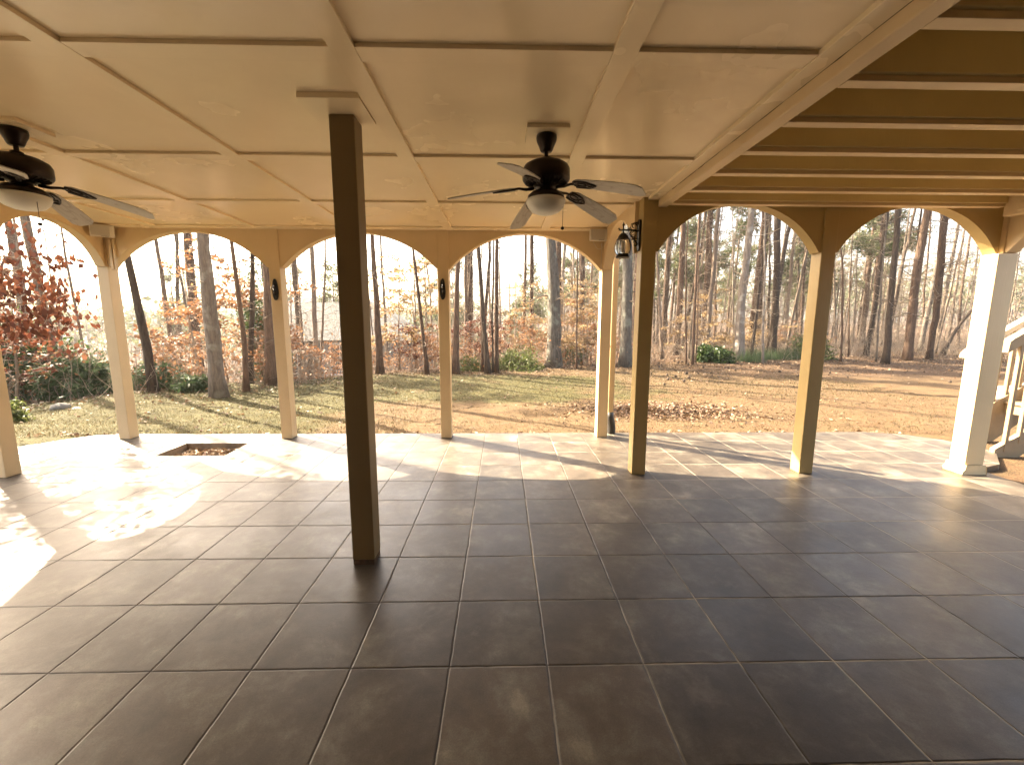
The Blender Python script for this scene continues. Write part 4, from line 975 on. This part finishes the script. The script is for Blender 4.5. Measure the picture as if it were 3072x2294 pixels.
# ---- near beech tree on the left with hanging russet leaves
def near_beech():
    rnd = np.random.default_rng(55)
    t = thing('beech_tree', 'near beech tree with large russet leaves hanging in the far left arch', 'tree', (-9.0,5.2,-.3))
    tr = np.array([(0,0,-.1),(.05,0,1.5),(.1,.05,3),(.2,.1,5),(.3,.1,7.5)]); m = MB(); m.tube(tr, [.12,.10,.08,.05,.02], 10, rnd=rnd, amp=.1); m.build('trunk', mBark['grey'], t)
    m = MB(); lf = MB(); C = []
    ends = [((.05,0,2.0),(2.9,.6,2.15)),((.06,0,2.3),(2.7,.9,2.35)),((.05,0,1.8),(2.6,.5,1.85)),((.08,0,2.7),(2.4,1.2,2.6)),((.04,0,1.6),(2.3,1.1,1.7)),((.1,0,3.2),(2.9,.7,3.75)),
            ((.1,0,3.5),(2.5,.2,3.5)),((.05,0,2.3),(3.0,.8,2.5)),((.05,0,2.0),(2.7,.4,2.25)),((.06,0,2.5),(3.1,1.2,2.8)),((.08,0,3.0),(2.8,-.4,3.2)),((.1,0,3.3),(3.0,0,3.7)),((.06,0,2.6),(2.6,-.9,2.9)),((.08,0,3.1),(3.3,.5,3.3)),((.05,0,2.1),(1.9,2.0,2.2)),((.1,0,3.0),(2.2,.1,2.75)),((.12,0,3.9),(2.2,.8,4.3)),((.05,0,2.2),(1.6,1.3,2.0)),
            ((.12,0,3.9),(1.0,1.1,4.9)),((.14,0,4.1),(1.9,1.6,5.0)),((.12,0,3.8),(.4,2.0,4.8)),((.15,0,4.3),(1.6,2.4,5.2)),((.1,0,3.7),(2.0,.7,4.7)),((.15,0,4.4),(.9,2.9,5.2)),((.13,0,4.0),(2.3,2.0,5.0))]  # these high boughs are out of view, added to dapple the floor
    for j, (a, b) in enumerate(ends):
        a, b = np.array(a), np.array(b); n = 9; P = np.array([a+(b-a)*k/n for k in range(n+1)]) + np.cumsum(rnd.normal(size=(n+1,3))*.025,0)
        m.tube(P, np.linspace(.022,.005,n+1), 5, cap=False)
        sparse = j in (5,6,10,11,12,13,16) or j > 17
        for k in range(14 if not sparse else (10 if j > 17 else 8)):
            i = rnd.integers(2,n+1); q = walk(P[i], (b-a)/np.linalg.norm(b-a)+rnd.normal(size=3)*.6, rnd.uniform(.25,.7), 5, rnd, .25, -.06); m.tube(q, np.linspace(.006,.002,6), 3, cap=False)
            for p in q[1:]:
                C.append(p+rnd.normal(size=(7 if j > 17 else 2 if sparse else 3,3))*np.array([.08,.08,.05])+np.array([0,0,-.03]))
    C = np.concatenate(C); n = len(C)
    A = np.stack([rnd.normal(size=n)*.5, rnd.normal(size=n)*.5, -np.ones(n)],1); A /= np.linalg.norm(A,axis=1)[:,None]
    B = np.cross(A, rnd.normal(size=(n,3))); B /= np.linalg.norm(B,axis=1)[:,None]; s = rnd.uniform(.07,.115,n)
    lf.cards(C, A*(s*.55)[:,None], B*(s*.42)[:,None])
    m.build('branches', mBark['pale'], t); lf.build('foliage', mLeaf['red'], t)
near_beech()
place(SAP['red'][0], -10.8, 9.4, 'russet-leaved sapling behind the near beech through the far left side arch', 'leafy saplings along the wood edge', 1.0)

# ---- rocks
def rock(label, x, y, z, s, seed, m_, flat=.6):
    rnd = np.random.default_rng(seed); mb = MB(); n, r = 12, 7; v = []; 
    for i in range(r+1):
        for k in range(n):
            th = PI*i/r; ph = 2*PI*k/n; q = 1+.28*(rnd.random()-.5)*(0 < i < r)
            v.append((math.sin(th)*math.cos(ph)*s*q, math.sin(th)*math.sin(ph)*s*.8*q, math.cos(th)*s*flat*q))
    f = [(i*n+k, (i+1)*n+k, (i+1)*n+(k+1)%n, i*n+(k+1)%n) for i in range(r) for k in range(n)]
    mb.add(v, f, True); o = mb.build('rock', m_, None); o.location = (x,y,z); return tag(o, label, 'rock')
mRock = mat('grey rock', (.17,.16,.14), .9, var=.5, scale=6, bump=.6); mPale = mat('pale boulder', (.62,.60,.50), .85, var=.2, scale=4, bump=.4)
rock('dark grey rock at the lawn edge by the juniper', -8.7,8.3,-.10,.17,61,mRock)
rock('small pale stone beside the dark grey rock', -8.35,8.25,-.12,.08,62,mPale)
rock('large pale boulder in sun beyond the stair balusters', 9.6,7.6,.05,.65,63,mPale)

# ---- distant houses
def house(label, x, y, z, w, d, h, roof_h, wallm, roofm, rz, wins, axis='x'):
    t = thing('house', label, 'house', (x,y,z), rz)
    m = MB(); m.box(-w/2,w/2,-d/2,d/2,0,h); m.build('wall', wallm, t)
    m = MB(); e = .5
    if axis == 'x':
        v = [(-w/2-e,-d/2-e,h),(w/2+e,-d/2-e,h),(w/2+e,d/2+e,h),(-w/2-e,d/2+e,h),(-w/2+d*.35,0,h+roof_h),(w/2-d*.35,0,h+roof_h)]
        f = [(0,1,5,4),(1,2,5),(2,3,4,5),(3,0,4),(3,2,1,0)]
    else:
        v = [(-w/2-e,-d/2-e,h),(w/2+e,-d/2-e,h),(w/2+e,d/2+e,h),(-w/2-e,d/2+e,h),(0,-d/2-e,h+roof_h),(0,d/2+e,h+roof_h)]
        f = [(0,4,5,3),(1,2,5,4),(0,1,4),(2,3,5),(3,2,1,0)]
    m.add(v, f); m.build('roof', roofm, t)
    for (wx, wz, ww, wh) in wins:
        fr = MB(); fr.box(wx-ww/2-.1,wx+ww/2+.1,-d/2-.06,-d/2-.005,wz-.1,wz+wh+.1); fo = fr.build('window', mat('white window frame', (.62,.62,.60), .6), t)
        g = MB(); g.box(wx-ww/2,wx-.04,-d/2-.09,-d/2-.061,wz,wz+wh); g.box(wx+.04,wx+ww/2,-d/2-.09,-d/2-.061,wz,wz+wh); g.build('pane', mat('dark house glass', (.03,.035,.04), .1), fo)
    return t
mRoofL = mat('weathered shingles', (.075,.072,.066), .9, var=.25, scale=2, bump=.5, bscale=8); mRoofD = mat('dark shingles', (.012,.014,.018), .9, var=.3, scale=2)
mBrick = mat('brown brick wall', (.06,.036,.024), .9, var=.35, scale=3); mSiding = mat('blue grey siding', (.10,.12,.135), .8, var=.2, scale=2)
house('brick house with a pale shingle roof far behind, left of the freestanding post', -14.6,36,-3.2,9,8,3.4,3.0,mBrick,mRoofL,.15,[(-2.2,1.0,1.5,1.6),(1.4,1.0,1.5,1.6)])
house('house with a dark roof rising behind the pale shingle roof', -17.5,44,-3.4,13,9,5.2,2.2,mBrick,mRoofD,.05,[(-3,3,1.3,1.5),(2,3,1.3,1.5)])
house('blue-grey house with white-framed windows behind the russet leaves, right of the freestanding post', -9.2,32,-4.2,6.5,7,4.6,1.8,mSiding,mRoofD,-.05,[(-1.6,2.9,1.2,1.4),(.6,2.9,1.2,1.4),(-1.6,.8,1.2,1.4),(.9,.8,1.2,1.4)])

# ---------------------------------------------------------------- thin haze in the air
hz = MB(); hz.box(-320,320,-45,440,-60,60); hm = bpy.data.materials.new('thin haze'); hm.use_nodes = True; hn = hm.node_tree
for n_ in list(hn.nodes): hn.nodes.remove(n_)
ho = hn.nodes.new('ShaderNodeOutputMaterial'); hv = hn.nodes.new('ShaderNodeVolumePrincipled'); hv.inputs['Color'].default_value = (.95,.93,.90,1)
hv.inputs['Density'].default_value = .0006; hv.inputs['Anisotropy'].default_value = .3; hn.links.new(hv.outputs[0], ho.inputs['Volume'])
tag(hz.build('haze', hm, None), kind='stuff')
